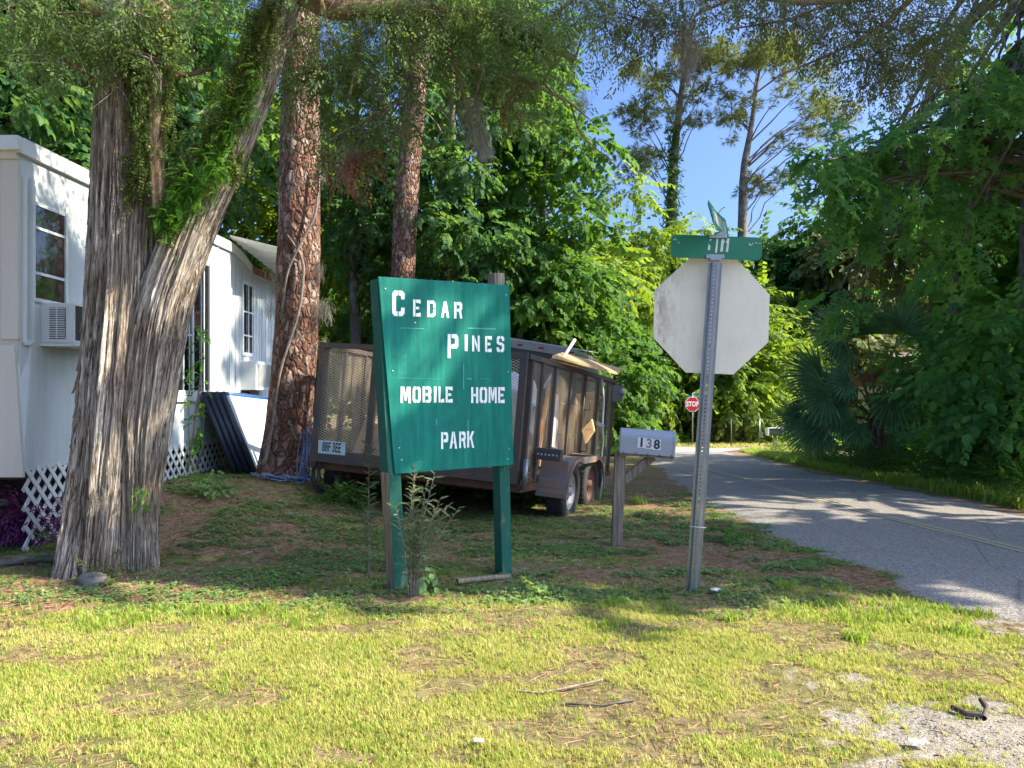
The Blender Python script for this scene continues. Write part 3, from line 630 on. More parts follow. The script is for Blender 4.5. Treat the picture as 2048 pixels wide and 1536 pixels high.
d = ND('sign_green_weathered'); v = d.coord('Object', (1, 1, .05)); n = d.noise(v, 26, 6, .75); n2 = d.noise(d.coord('Object'), 3.2, 5, .65); n3 = d.noise(d.coord('Object', (1, 1, .3)), 70, 4, .8); n4 = d.noise(d.coord('Object', (1, 1, .5)), 5, 5, .7)
c = d.mix(d.ramp(n, [(.35, 0.0), (.7, .75)]), (.001, .12, .085), (.012, .25, .18)); c = d.mix(d.ramp(n2, [(.45, 0.0), (.7, .6)]), c, (.004, .10, .085)); c = d.mix(d.ramp(n3, [(.66, 0.0), (.74, .55)]), c, (.09, .33, .27)); c = d.mix(d.ramp(n4, [(.60, 0.0), (.72, .35)]), c, (.06, .30, .24))
d.bump(n, .35, .004); M['sign_green'] = d.fin(c, .6, 0, .15)
b = MB(); b.prism([TL, TR, BR, BL], -sN*.018); ob = b.build('board', M['sign_green'], sg, bevel=.002)
# thin plywood edge splits
b = MB()
def onb(px, py, o=.0): return plane_hit(px, py, TL, sN, o)
def glyph(mb, ch, x0, y0, x1, y1, slant=0.0, thick=.0012):
    """px box: x0,y0 top-left; x1,y1 bottom-right"""
    for poly in GL[ch]:
        pts = [onb(x0+(x1-x0)*u+slant*(1-v), y1+(y0-y1)*v+.03*(x0+(x1-x0)*u-x0), .0015) for u, v in poly]; mb.prism(pts, sN*thick)
LT = (('C', (784, 581, 809, 632)), ('E', (826, 599, 841, 633)), ('D', (854, 601, 871, 634)), ('A', (882, 603, 898, 635)), ('R', (908, 604, 924, 637)),
              ('P', (895, 668, 916, 716)), ('I', (925, 669, 939, 702)), ('N', (944, 671, 959, 703)), ('E', (970, 672, 983, 704)), ('S', (993, 672, 1008, 704)),
              ('M', (801, 773, 821, 806)), ('O', (825, 773, 841, 805)), ('B', (845, 773, 862, 805)), ('I', (864, 773, 876, 805)), ('L', (877, 773, 888, 805)), ('E', (891, 773, 905, 805)),
              ('H', (942, 774, 956, 806)), ('O', (959, 774, 974, 806)), ('M', (977, 774, 993, 806)), ('E', (996, 774, 1009, 806)),
              ('P', (882, 864, 896, 898)), ('A', (899, 863, 914, 897)), ('R', (918, 863, 931, 896)), ('K', (934, 862, 948, 895)))
for i0, i1 in ((0, 5), (5, 10), (10, 16), (16, 20), (20, 24)):
    b = MB()
    for ch, q in LT[i0:i1]: glyph(b, ch, *q)
    b.build('lettering', M['stencil'], sg)
# paint blemishes: pale scratches and screws
M['scratch'] = paint('worn_pale_paint', (.05, .32, .27), .6, 0, .8, (.01, .17, .12), 40)
for (x, y, L, a) in ((800, 655, 48, 1.7), (935, 655, 56, 2.5), (795, 755, 90, 1), (960, 757, 20, 1), (935, 756, 8, 3), (935, 840, 2, 24), (926, 728, 2, 50), (872, 838, 2, 12)):
    b = MB(); p0 = onb(x, y, .0012); b.prism([p0, onb(x+L, y+(1 if L > 5 else 0)*L*.035, .0012), onb(x+L, y+a+L*.03, .0012), onb(x, y+a, .0012)], sN*.0008); b.build('scuff', M['scratch'], sg)
M['screw'] = paint('screw_head', (.45, .47, .42), .4, .6)
for (x, y) in ((770, 578), (830, 646), (785, 742), (798, 896), (803, 920), (1012, 590), (1016, 744), (1018, 898), (1015, 918), (905, 563)): b = MB(); b.lathe(onb(x, y, 0), sN, [(.0065, 0), (.0065, .003), (.003, .005), (.0, .005)], 8); b.build('screw', M['screw'], sg)
b = MB(); bk = -sN*.018; side = (TR-TL).normalized()
def post(mb, top, bot, wa, wb, u, v):
    t, q = Vector(top), Vector(bot); vs_ = []
    for c in (t, q): vs_ += [c+u*a*wa/2+v*bb*wb/2 for a, bb in ((-1, -1), (1, -1), (1, 1), (-1, 1))]
    mb.add(vs_, [(0, 1, 2, 3), (7, 6, 5, 4)]+[(i, (i+1) % 4, 4+(i+1) % 4, 4+i) for i in range(4)])
hv = Vector((-sN.x, -sN.y, 0)).normalized()
lt = W(757, 556, 4.98)+hv*.085+side*.045; lbm = W(790, 946, 4.98)+hv*.085+side*.045; lb = W(806, 1190, 4.98)+hv*.075+side*.0; lb.z = -.12
dirp = (lb-lt); mid = lt+dirp*((lt.z-W(0, 945, 5).z)/(lt.z-lb.z))
post(b, lt, mid, .09, .125, side, hv); b.build('post_upper', M['green_wood'], sg, bevel=.004)
b = MB(); post(b, mid, lb, .09, .125, side, hv); pl = b.build('post', M['bare_wood'], sg, bevel=.004)
pl.data.materials.append(M['green_wood'])
for p_ in pl.data.polygons:
    if p_.normal.dot(-hv) > .7: p_.material_index = 1
rt, rb = W(1003, 545, 5.5)+hv*.075, W(1017, 1150, 5.5)+hv*.06; rb.z = -.12
k_ = rt+(rb-rt)*.04
b = MB(); post(b, k_, rb, .085, .1, side, hv); b.build('post', M['green_wood'], sg, bevel=.004)
b = MB(); post(b, rt, k_, .085, .1, side, hv); b.build('post_cap', M['grey_wood'], sg, bevel=.004)

# ================= STREET SIGN POST =================
M['galv'] = paint('galvanised_steel', (.33, .34, .35), .38, .75, .35, (.14, .14, .15), 9, .05)
M['signback'] = None
d = ND('sign_back'); v = d.coord('Object', (7, 1, 2.2)); n = d.noise(v, 1.6, 8, .8, .3); xg = d.n('SeparateXYZ'); d.L(d.coord('Object'), xg.inputs[0])
sidem = d.ramp(d.math('ADD', d.math('MULTIPLY', xg.outputs[0], -1.6), .1), [(.15, 0.0), (.5, 1.0)])
c = d.mix(d.math('ADD', d.math('MULTIPLY', d.ramp(n, [(.46, 0.0), (.58, .85)]), sidem), d.math('MULTIPLY', d.ramp(d.noise(d.coord('Object', (1, 1, .6)), 9, 8, .8), [(.5, 0.0), (.75, 1.0)]), .22)), d.mix(d.noise(d.coord('Object'), 2.5, 3), (.60, .56, .44), (.72, .67, .54)), (.22, .18, .12))
M['signback'] = d.fin(c, .55, .0)
M['sign_red'] = paint('sign_red', (.55, .02, .02), .4, 0, .05); M['sign_white'] = paint('sign_white', (.8, .8, .78), .4, 0, .05)
M['blade_green'] = paint('street_blade_green', (.0, .15, .075), .55, 0, .12, (.0, .07, .04), 5)
M['chip'] = paint('chipped_lettering', (.6, .6, .52), .5, 0, .5, (.25, .3, .25), 60)
pb_ = W(1385, 1186, 5.03); pt_ = W(1431, 519, 5.03); ax = (pt_-pb_).normalized(); base = Vector((pb_.x, pb_.y, 0))
sp_ = thing('street_sign_post', base, 'large octagonal sign seen from behind on a leaning steel post with green street blades', 'road sign')
rotm = Matrix.Rotation(R(-16), 3, 'Z'); xr = (rotm @ Vector((1, 0, 0))); xr = (xr-ax*xr.dot(ax)).normalized(); yf = ax.cross(xr)  # yf ~ +Y (away); front is -yf
if yf.y < 0: yf = -yf
b = MB(); L = (pt_-pb_).length+.2; o0 = pb_-ax*.2; cell = .0254; nc = int(L/cell)
def pp(x, y, z): return o0+xr*x-yf*y+ax*z
hw = .016
for i in range(nc):
    z0_ = i*cell; sq = [(-hw, 0), (0, 0), (hw, 0), (hw, cell/2), (hw, cell), (0, cell), (-hw, cell), (-hw, cell/2)]; ci = [(math.cos(a)*.0056, cell/2+math.sin(a)*.0056) for a in [R(q) for q in (225, 270, 315, 0, 45, 90, 135, 180)]]
    b.add([pp(x, .028, z0_+z) for x, z in sq]+[pp(x, .028, z0_+z) for x, z in ci]+[pp(x, .0255, z0_+z) for x, z in ci], [(j, (j+1) % 8, 8+(j+1) % 8, 8+j) for j in range(8)]+[(8+j, 8+(j+1) % 8, 16+(j+1) % 8, 16+j) for j in range(8)])
prof = [(-.044, .0), (-.030, .0), (-hw, .028), (-hw, .0255), (-.031, -.0025), (-.044, -.0025)]
for sgn in (-1, 1): b.prism([pp(-sgn*x, y, 0) for x, y in prof], ax*(nc*cell))
b.build('post', M['galv'], sp_)
oc = W(1423, 632, 5.09)
ocx = Vector((math.cos(R(3)), 0, -math.sin(R(2.4)))); ocz = Vector((math.sin(R(2.4)), 0.03, math.cos(R(2.4)))); ocm = basis(oc, ocx, ocz)
def octa(mb, r, z0, z1, m_):
    pts = [m_ @ Vector((math.cos(R(22.5+45*k))*r/math.cos(R(22.5)), math.sin(R(22.5+45*k))*r/math.cos(R(22.5)), z0)) for k in range(8)]; mb.prism(pts, (m_.to_3x3() @ Vector((0, 0, 1)))*(z1-z0))
b = MB(); octa(b, .381, -.0022, 0.0, ocm); ob = b.build('stop_plate', M['signback'], sp_, bevel=.001)
b = MB(); octa(b, .365, -.0032, -.0026, ocm); b.build('red_face', M['sign_red'], sp_)
mm = basis(oc+(ocm.to_3x3() @ Vector((0, 0, -.0042))), -ocx, ocz); txt('stop_lettering', 'STOP', .33, mm, sp_, M['sign_white'], .012, .0008, sx=.8)
for zz in (.2, -.2): b = MB(); b.lathe(oc+ocz*zz+Vector((0, -.0, 0)), (0, -1, 0), [(.011, 0), (.011, .045), (.0, .047)], 8); b.build('bolt', M['galv'], sp_)
# TIM blade
bc = W(1433, 495, 5.02); bx = Vector((math.cos(R(1.5)), .02, -math.sin(R(1.9)))).normalized(); bz = Vector((0, -.02, 1)); bm_ = basis(bc, bx, bz)
def rrect(w_, h_, r_, n=5):
    pts = []
    for cx_, cy_, a0 in ((w_/2-r_, h_/2-r_, 0), (-w_/2+r_, h_/2-r_, 90), (-w_/2+r_, -h_/2+r_, 180), (w_/2-r_, -h_/2+r_, 270)):
        for k in range(n+1): a = R(a0+90*k/n); pts.append((cx_+r_*math.cos(a), cy_+r_*math.sin(a)))
    return pts
bl = MB(); bl.prism([bm_ @ Vector((x, y, -.0015)) for x, y in rrect(.598, .15, .036)], (bm_.to_3x3() @ Vector((0, 0, 1)))*.003); ob = bl.build('blade', M['blade_green'], sp_)
def bpx(px, py, o=.0022):  return plane_hit(px, py, bc, (bm_.to_3x3() @ Vector((0, 0, 1))), o)
def z3(x, y): return (1330+x/8.532, 380+y/8.532)
b = MB()
for poly in ([(750, 850), (795, 835), (780, 870), (760, 865)], [(745, 920), (770, 950), (768, 1025), (725, 1025)], [(880, 830), (908, 832), (885, 1075), (850, 1072)], [(965, 838), (1000, 838), (1018, 880), (995, 915), (985, 1050), (938, 1055)], [(1068, 828), (1100, 830), (1072, 1058), (1035, 1055), (1058, 905), (1028, 905)],
             [(145, 845), (170, 832), (200, 858), (192, 866), (170, 845), (150, 858)], [(222, 890), (240, 890), (246, 905), (236, 912), (222, 905)], [(1425, 905), (1440, 900), (1445, 925), (1470, 938), (1500, 895), (1508, 902), (1480, 945), (1440, 950)], [(1530, 898), (1555, 892), (1572, 915), (1560, 920), (1548, 905)], [(1588, 905), (1635, 905), (1635, 914), (1588, 912)]):
    b = MB(); b.prism([bpx(*z3(*p)) for p in poly], Vector((0, -.0006, 0))); b.build('peeled_letter', M['chip'], sp_)
b = MB(); c0 = bpx(*z3(850, 1135)); b.box(c0+Vector((0, .004, 0)), (.118, .022, .026), rotm.to_3x3() if False else None); b.box(c0+Vector((0, .004, -.02)), (.07, .05, .016)); b.build('bracket', M['galv'], sp_, bevel=.002); b = MB(); c1 = bpx(*z3(895, 795)); b.box(c1, (.115, .02, .021)); b.box(c1+Vector((.012, .01, .018)), (.05, .05, .02)); b.build('bracket', M['galv'], sp_, bevel=.002)
# bent blade nearly end-on
n_ = 14; vsf = []
for i in range(n_+1):
    t = i/n_; yy = 5.34-(.62)*t; x_ = np.interp(t, [0, .45, 1], [(1457-CX)/FPX*5.34, (1442-CX)/FPX*5.03, (1424-CX)/FPX*4.72])+.010*math.sin(t*3.1); r_ = .02
    e = min(1, min(t, 1-t)*9+.55); z0_, z1_ = 2.343+.075-.075*e, 2.343+.075+.075*e
    lean = .025*math.sin(t*2.4)+.012
    vsf.append((Vector((x_+lean*.0, yy, z0_)), Vector((x_-lean, yy, z1_))))
b = MB()
for i in range(n_):
    a0, a1 = vsf[i]; b0_, b1_ = vsf[i+1]; off = Vector((.003, 0, 0)); b.add([a0, a1, b1_, b0_, a0+off, a1+off, b1_+off, b0_+off], [(0, 1, 2, 3), (7, 6, 5, 4), (1, 5, 6, 2), (0, 3, 7, 4)])
b.build('blade', M['blade_green'], sp_)
# lettering of the bent blade, laid along it
b = MB(); s_ = 'LANCASTER'
for k in range(len(s_)):
    t0 = .12+.76*(len(s_)-1-k)/len(s_); 
    for uu in (0, .5, 1):
        t = t0+.065*(1-uu)*.8; i = min(n_-1, int(t*n_)); f = t*n_-i
        p0 = vsf[i][0].lerp(vsf[i+1][0], f); p1 = vsf[i][1].lerp(vsf[i+1][1], f)
        if s_[k] in 'LTC' and uu == 1: continue
        q0, q1 = p0.lerp(p1, .2), p0.lerp(p1, .8); dy = Vector((-.0048, -.011, 0)); ox = Vector((.0052, -.002, 0)); b.add([q0+ox, q0+ox+dy, q1+ox+dy, q1+ox], [(0, 1, 2, 3)])
b.build('faded_lettering', M['chip'], sp_)
b = MB(); tie = W(1392, 1053, 5.0); b.tube([tie+Vector((-.04, .03, 0)), tie+Vector((-.03, -.03, .004)), tie+Vector((.03, -.035, 0)), tie+Vector((.06, -.02, -.004))], .0025, 5); b.build('wire_tie', M['sign_white'], sp_)

# ================= MAILBOX 138 =================
D_ = 6.55; mbx = thing('mailbox', (W(1236, 0, D_).x, D_, 0), 'grey metal mailbox numbered 138 on a weathered wooden post with brace', 'mailbox')
M['mail_grey'] = paint('mailbox_grey', (.36, .4, .45), .42, .35, .15, (.2, .2, .2), 4, .05)
p0, p1 = W(1238, 904, D_), W(1345, 912, D_-.03); ht = 49/FPX*D_; ux = (p1-p0).normalized(); uz = (Vector((0, 0, 1))-ux*ux.z).normalized(); uy = ux.cross(uz)
if uy.y < 0: uy = -uy
sec = [(-.085, 0), (-.085, ht-.085)]+[(-.085*math.cos(R(a)), ht-.085+.085*math.sin(R(a))) for a in range(15, 180, 15)]+[(.085, ht-.085), (.085, 0)]
b = MB(); b.prism([p0+uy*a+uz*z for a, z in sec], ux*(p1-p0).length); b.build('box', M['mail_grey'], mbx, bevel=.002)
b = MB(); b.prism([p1-ux*.012+uy*a*1.05+uz*(z*1.02-.003) for a, z in sec], ux*.02); b.build('door', M['mail_grey'], mbx, bevel=.003)
M['hole'] = paint('dark_hole', (.02, .02, .02), .8)
for k in range(5): b = MB(); b.lathe(p0+ux*(.03+.1*k)-uy*.085+uz*.008, -uy, [(.005, 0), (.005, .002), (0, .003)], 7); b.build('rivet', M['hole'], mbx)
ctr = p0.lerp(p1, .53)-uy*.0865+uz*.098
for k, ch in enumerate('138'):
    cc = ctr+ux*(-.064+.064*k)-uz*.004*k
    b = MB(); b.prism([cc+ux*a*.0315+uz*z*.0435 for a, z in ((-1, -1), (1, -1), (1, 1), (-1, 1))], -uy*.001); b.build('number_sticker', M['sign_white'], mbx)
    txt('numeral', ch, .105, basis(cc-uy*.0022-uz*.001, ux, uz), mbx, paint('numeral_black', (.03, .03, .03) if ch != '3' else (.25, .25, .25), .6), .0035, .0006)
b = MB(); tp = W(1240, 905, D_+.0); bt = W(1232, 1092, D_); bt.z = -.1; post(b, tp, bt, .088, .09, Vector((1, 0, 0)), Vector((0, 1, 0))); b.build('post', M['grey_wood'], mbx, bevel=.004)
b = MB(); b.beam(W(1247, 962, D_), W(1306, 912, D_), .07, .045, (0, 1, 0)); b.build('brace', M['grey_wood'], mbx, bevel=.003)
b = MB(); b.prism([p0+ux*.0-uy*.07-uz*.022, p1-uy*.07-uz*.022, p1+uy*.07-uz*.022, p0+uy*.07-uz*.022], uz*.02); b.build('mount_board', M['grey_wood'], mbx)

# ================= MOBILE HOME =================
def wx(y): return -3.87+.0266*(y-6.06)
def wd_(px): return (1065-40)*6.06/(1065-px)
ys, ye, zb, zt = 6.06, 13.4, .68, 3.27
M['white_metal'] = paint('white_siding', (.56, .62, .63), .55, 0, .7, (.33, .35, .33), 2.6, .25, True)
M['cream'] = paint('cream_siding', (.55, .52, .44), .6, 0, .3, (.3, .27, .22), 3, .2, True)
M['white_trim'] = paint('white_trim', (.66, .7, .7), .5, 0, .3, (.35, .36, .34), 5)
M['dark_gap'] = paint('dark_recess', (.03, .03, .03), .9)  # near-black painted for shade in openings, shared by floor frame and bracket
M['glass'] = glassmat()
mh = thing('mobile_home', (wx(ys), ys, 0), 'white mobile home with cream end wall and lattice skirting behind the cedar tree', 'mobile home')
def wp(y, z, o=0.0): return Vector((wx(y)+o, y, z))
b = MB()   # shell with ribs
pr = [(ys, 3.27), (9.9, 3.27), (10.35, 3.27), (10.7, 3.2), (11.07, 3.07), (ye, 3.07)]
b.prism([wp(ys, zb)]+[wp(y, z) for y, z in pr[::-1]][::-1]+[wp(ye, zb)], (-3.7, 0, 0)); b.build('wall', M['white_metal'], mh)
b = MB()
for y in np.arange(7.0, ye, .406): b.bbox((wx(y)+.0015, y-.012, zb), (wx(y)+.010, y+.012, 3.18 if y < 10.3 else 3.05))

for y in np.arange(9.8, ye, .13): b.bbox((wx(y)+.0012, y-.006, zb), (wx(y)+.006, y+.006, 3.04))
b.build('siding_rib', M['white_metal'], mh)
b = MB(); b.bbox((wx(ys)-3.7, ys-.012, .66), (wx(ys)-.012, ys-.001, 3.25))
for x in np.arange(wx(ys)-3.6, wx(ys)-.3, .3): b.bbox((x, ys-.02, .7), (x+.03, ys-.011, 3.1))
b.build('end_wall', M['cream'], mh)
b = MB(); b.bbox((wx(ys)-.13, ys-.035, 1.72), (wx(ys)+.004, ys+.004, 3.13)); b.bbox((wx(ys)-3.7, ys-.05, 3.13), (wx(ys)+.002, ys+.002, 3.26)); b.build('corner_trim', M['cream'], mh, bevel=.004)
# flared lower panels at the corner
c0, c1 = W(28, 690, 6.02), W(45, 950, 5.95)
b = MB(); b.prism([W(-260, 690, 6.02), W(28, 690, 6.02), W(46, 955, 5.98), W(-260, 955, 5.98)], (0, .03, 0)); b.build('lower_panel', M['cream'], mh, bevel=.003)
b = MB(); b.prism([W(28, 690, 6.03), W(62, 690, wd_(62)), W(50, 938, wd_(48)), W(46, 955, 6.0)], (.006, .0, 0)); b.build('corner_flashing', M['white_trim'], mh)
b = MB(); b.prism([wp(ys-.05, 3.29, .05), wp(ys-.05, 3.19, .05), wp(ys-.05, 3.19, -3.8), wp(ys-.05, 3.29, -3.8)], (0.02*.0, .09, 0)) if False else b.bbox((wx(ys)-3.8, ys-.09, 3.19), (wx(ys)+.037, ys-.0505, 3.302)); 
for (y0, z0_), (y1, z1_) in zip([(ys-.05, 3.27)]+pr[1:-1], pr[1:]):
    b.prism([wp(y0, z0_+.03, .0), wp(y0, z0_-.09, .0), wp(y1, z1_-.09, .0), wp(y1, z1_+.03, .0)], (.035, 0, 0))
b.build('roof_trim', M['white_trim'], mh, bevel=.003)
b = MB(); b.prism([wp(ys, 3.29, .03), wp(10.35, 3.29, .03), wp(10.35, 3.29, -1.85)+Vector((0, 0, .2)), wp(ys, 3.29, -1.85)+Vector((0, 0, .2))], (0, 0, .02)); b.prism([wp(ys, 3.29, -3.72), wp(10.35, 3.29, -3.72), wp(10.35, 3.49, -1.85), wp(ys, 3.49, -1.85)], (0, 0, .02)); b.prism([wp(10.35, 3.29, .02), wp(11.07, 3.09, .02), wp(11.07, 3.09, -3.7), wp(10.35, 3.29, -3.7)], (0, 0, .02)); b.prism([wp(11.07, 3.09, .02), wp(ye, 3.09, .02), wp(ye, 3.09, -3.7), wp(11.07, 3.09, -3.7)], (0, 0, .02)); b.build('roof', paint('roof_metal', (.4, .4, .38), .6), mh)
# vertical recess trim
b = MB(); y0, y1 = wd_(46), wd_(58); b.bbox((wx(y0)+.0, y0-.012, 1.70), (wx(y0)+.03, y0+.0, 3.02)); b.bbox((wx(y1)+.0, y1, 1.70), (wx(y1)+.03, y1+.02, 3.02)); b.bbox((wx(y0)+.001, y0, 1.68), (wx(y0)+.028, y1, 1.72)); b.build('trim_strip', M['white_trim'], mh, bevel=.002)
def window(y0, y1, z0_, z1_, rows, cols=1, frame=.03, sill=False, split=None):
    b = MB()
    e = .022
    for (a0, a1, q0, q1) in ((y0-frame, y0, z0_-frame, z1_+frame), (y1, y1+frame, z0_-frame, z1_+frame)): b.bbox((wx(a0)-.01, a0, q0), (wx(a0)+e, a1, q1))
    for (q0, q1) in ((z0_-frame, z0_), (z1_, z1_+frame)): b.bbox((wx(y0)-.01, y0+.0005, q0), (wx(y0)+e-.002, y1-.0005, q1))
    w_ = b.build('window', M['white_trim'], mh, bevel=.002)
    g_ = MB(); g_.prism([wp(y0, z0_, .003), wp(y1, z0_, .003), wp(y1, z1_, .003), wp(y0, z1_, .003)], (.003, 0, 0)); g_.build('pane', M['glass'], w_, base=None)
    for r_ in rows: b = MB(); z = z0_+(z1_-z0_)*r_; b.bbox((wx(y0)+.007, y0, z-.011), (wx(y0)+.02, y1, z+.011)); b.build('muntin', M['white_trim'], w_)
    for k in range(1, cols): b = MB(); y = y0+(y1-y0)*k/cols; b.bbox((wx(y)+.0065, y-.008, z0_), (wx(y)+.018, y+.008, z1_)); b.build('muntin', M['white_trim'], w_)
    for k in (split or ()): b = MB(); y = y0+(y1-y0)*k; b.bbox((wx(y)+.0075, y-.02, z0_), (wx(y)+.022, y+.02, z1_)); b.build('mullion', M['white_trim'], w_)
    if sill: b = MB(); b.bbox((wx(y0)+.001, y0-.06, z0_-.13), (wx(y0)+.04, y1+.06, z0_-.032)); b.build('sill', M['white_trim'], w_, bevel=.003)
    return w_
window(wd_(66), wd_(127), 2.07, 2.82, (.27, .76))
window(wd_(345), wd_(417), 1.33, 2.88, (.42, .7), 4, .05, True, (.5,))
window(wd_(485), wd_(505), 1.87, 2.82, (.25, .6), 2, .05)
# lattice skirt: diagonal slats
lat = MB()
def clipseg(y0, z0_, y1, z1_, A0, A1, Z0, Z1):
    t0, t1 = 0.0, 1.0; dy, dz = y1-y0, z1_-z0_
    for p, q in ((-dy, y0-A0), (dy, A1-y0), (-dz, z0_-Z0(y0)), (dz, Z1-z0_)):
        if abs(p) < 1e-9:
            if q < 0: return None
        else:
            r = q/p
            if p < 0: t0 = max(t0, r)
            else: t1 = min(t1, r)
    if t0 >= t1: return None
    return (y0+dy*t0, z0_+dz*t0, y0+dy*t1, z0_+dz*t1)
zl = lambda y: float(T(-3.5, y))-.03
for sgn, oo in ((1, .0), (-1, .011)):
    for y in np.arange(4.5, 15, .14):
        q = clipseg(y, .0, y+sgn*.72, .8, ys+.03, ye, lambda yy: .0, zb+.03)
        if q: lat.beam(wp(q[0], q[1], .0+oo), wp(q[2], q[3], .0+oo), .037, .008, (1, 0, 0))
lat.build('lattice_skirt', M['white_trim'], mh)
b = MB(); b.bbox((wx(ys)-.45, ys+.1, -.1), (wx(ys)-.4, ye, zb)); b.bbox((wx(ys)-3.5, ys+.35, -.1), (wx(ys)-.46, ys+.4, zb)); b.build('underside_shade', M['dark_gap'], mh)  # near-black sheets behind the lattice stand in for shade below the home
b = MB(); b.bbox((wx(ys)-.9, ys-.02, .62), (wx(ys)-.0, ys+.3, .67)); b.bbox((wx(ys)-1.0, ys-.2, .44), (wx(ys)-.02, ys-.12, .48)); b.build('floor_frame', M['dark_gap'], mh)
# awning
aw = MB(); A0, A1, B0, B1 = wp(10.2, 3.36, .02), W(557, 499, 10.2), wp(12.6, 3.1, .02), W(600, 575, 12.6)
nr = 36
for i in range(nr):
    t0, t1 = i/nr, (i+1)/nr; h0 = .03 if i % 3 == 0 else 0; h1 = .03 if (i+1) % 3 == 0 else 0
    P_ = [A0.lerp(B0, t0)+Vector((0, 0, h0)), A1.lerp(B1, t0)+Vector((0, 0, h0)), A1.lerp(B1, t1)+Vector((0, 0, h1)), A0.lerp(B0, t1)+Vector((0, 0, h1))]
    aw.prism(P_, (0, 0, .004))
M['awning'] = paint('awning_metal', (.8, .78, .7), .5, .0, .35, (.28, .26, .2), 4); aw.build('awning', M['awning'], mh)
b = MB(); b.beam(wp(11.0, 3.06, .05), wp(12.6, 3.03, .05), .05, .09); b.beam(A1.lerp(B1, .02)-Vector((0, 0, .03)), A1.lerp(B1, .98)-Vector((0, 0, .03)), .03, .05); b.build('awning_beam', wood('orange_beam', (.1, .05, .03), (.25, .12, .06), (.4, .22, .12)), mh)

def ac_unit(y0, y1, z0_, z1_, out, label):
    t = thing('window_air_conditioner', (wx(y0), y0, z0_), label, 'air conditioner', 'air conditioners on the mobile home wall')
    b = MB(); b.bbox((wx(y0)-.1, y0, z0_), (wx(y0)+out, y1, z1_)); b.build('case', M['white_trim'], t, bevel=.006)
    return t
t = ac_unit(6.32, 6.86, 1.71, 2.04, .265, 'boxy white window air conditioner with louvred side under the near window'); X0 = wx(6.32)
b = MB(); b.bbox((X0+.07, 6.313, 1.745), (X0+.2, 6.319, 2.0)); b.build('grille_shade', M['dark_gap'], t)  # dark plate on the case, painted as the shade between the louvres
b = MB()
for k in range(14): z = 1.752+k*.018; b.bbox((X0+.07, 6.304, z), (X0+.2, 6.3125, z+.0085))
b.bbox((X0+.131, 6.302, 1.745), (X0+.139, 6.3035, 2.0)); b.build('louvre', M['white_trim'], t)
b = MB(); b.bbox((X0+.2665, 6.345, 1.735), (X0+.269, 6.84, 2.02)); b.build('coil_face', paint('coil_dark', (.06, .06, .045), .6, .3), t)
b = MB(); b.bbox((X0-.05, 6.30, 1.685), (X0+.29, 6.9, 1.707)); b.build('mount_tray', M['white_trim'], t, bevel=.002)
t = ac_unit(10.62, 11.35, 1.34, 1.74, .22, 'white window air conditioner with metal coil grille beside the pine trunk'); X0 = wx(10.62)
b = MB(); b.bbox((X0+.2215, 10.68, 1.39), (X0+.225, 11.3, 1.70)); b.build('coil_face', paint('coil_grey', (.22, .24, .24), .5, .5), t)
b = MB()
for k in range(20): z = 1.395+k*.0152; b.bbox((X0+.2255, 10.68, z), (X0+.229, 11.3, z+.005))
for y in (10.99,): b.bbox((X0+.2295, y-.01, 1.39), (X0+.236, y+.01, 1.70))
b.build('grille', M['white_trim'], t)
b = MB(); b.bbox((X0, 10.64, 1.17), (X0+.012, 10.95, 1.32)); b.build('bracket', M['dark_gap'], t)

# ================= LEANING PANELS =================
M['navy'] = paint('navy_vinyl', (.03, .045, .08), .35, 0, .25, (.08, .08, .08), 6); M['blue'] = paint('blue_vinyl', (.02, .1, .3), .45); M['panel_white'] = paint('white_vinyl', (.62, .7, .74), .5, 0, .3, (.4, .45, .45), 3)
yA, yB = 9.25, 10.75
for k in range(4):
    dx = .075*k; t = thing('folded_panel', (wx(yA)+.5+dx, yA, .3), ['navy edged folded panel leaning flat against the home wall, innermost of four', 'second leaning navy panel from the mobile home wall', 'third leaning navy panel from the wall, just inside the outermost', 'outermost leaning panel with white face and bright blue top edge'][k], 'panel', 'padded panels leaning on the mobile home')
    top0, bot0 = wp(yA, 1.28, .06+dx), wp(yA+.0, float(T(-3, yA))+.02, .44+dx*1.02); top1, bot1 = wp(yB+.03*k, 1.26-.02*k, .06+dx), wp(yB, float(T(-3, yB))+.02, .44+dx)
    dn = (bot0-top0).normalized(); nn = Vector((0, 1, 0)).cross(dn); nn = nn if nn.x > 0 else -nn
    b = MB(); b.prism([top0+dn*.02, bot0, bot1, top1+dn*.02], nn*.05); b.build('slab', M['panel_white'] if k == 3 else M['navy'], t, bevel=.008)
    b = MB(); b.tube([top0+nn*.025-dn*.02, bot0+nn*.025], .034, 12); b.build('rolled_edge', M['navy'], t)
    b = MB(); b.tube([top0+nn*.025, top1+nn*.025], .03, 10); b.build('top_edge', M['blue'] if k >= 2 else M['navy'], t)
    if k == 3:
        for f in (.3, .62):
            b = MB(); q = top0.lerp(top1, f)+nn*.052+dn*.06; b.tube([q, q+nn*.02+dn*.03, q+dn*.09], .006, 6); b.build('handle', M['navy'], t)

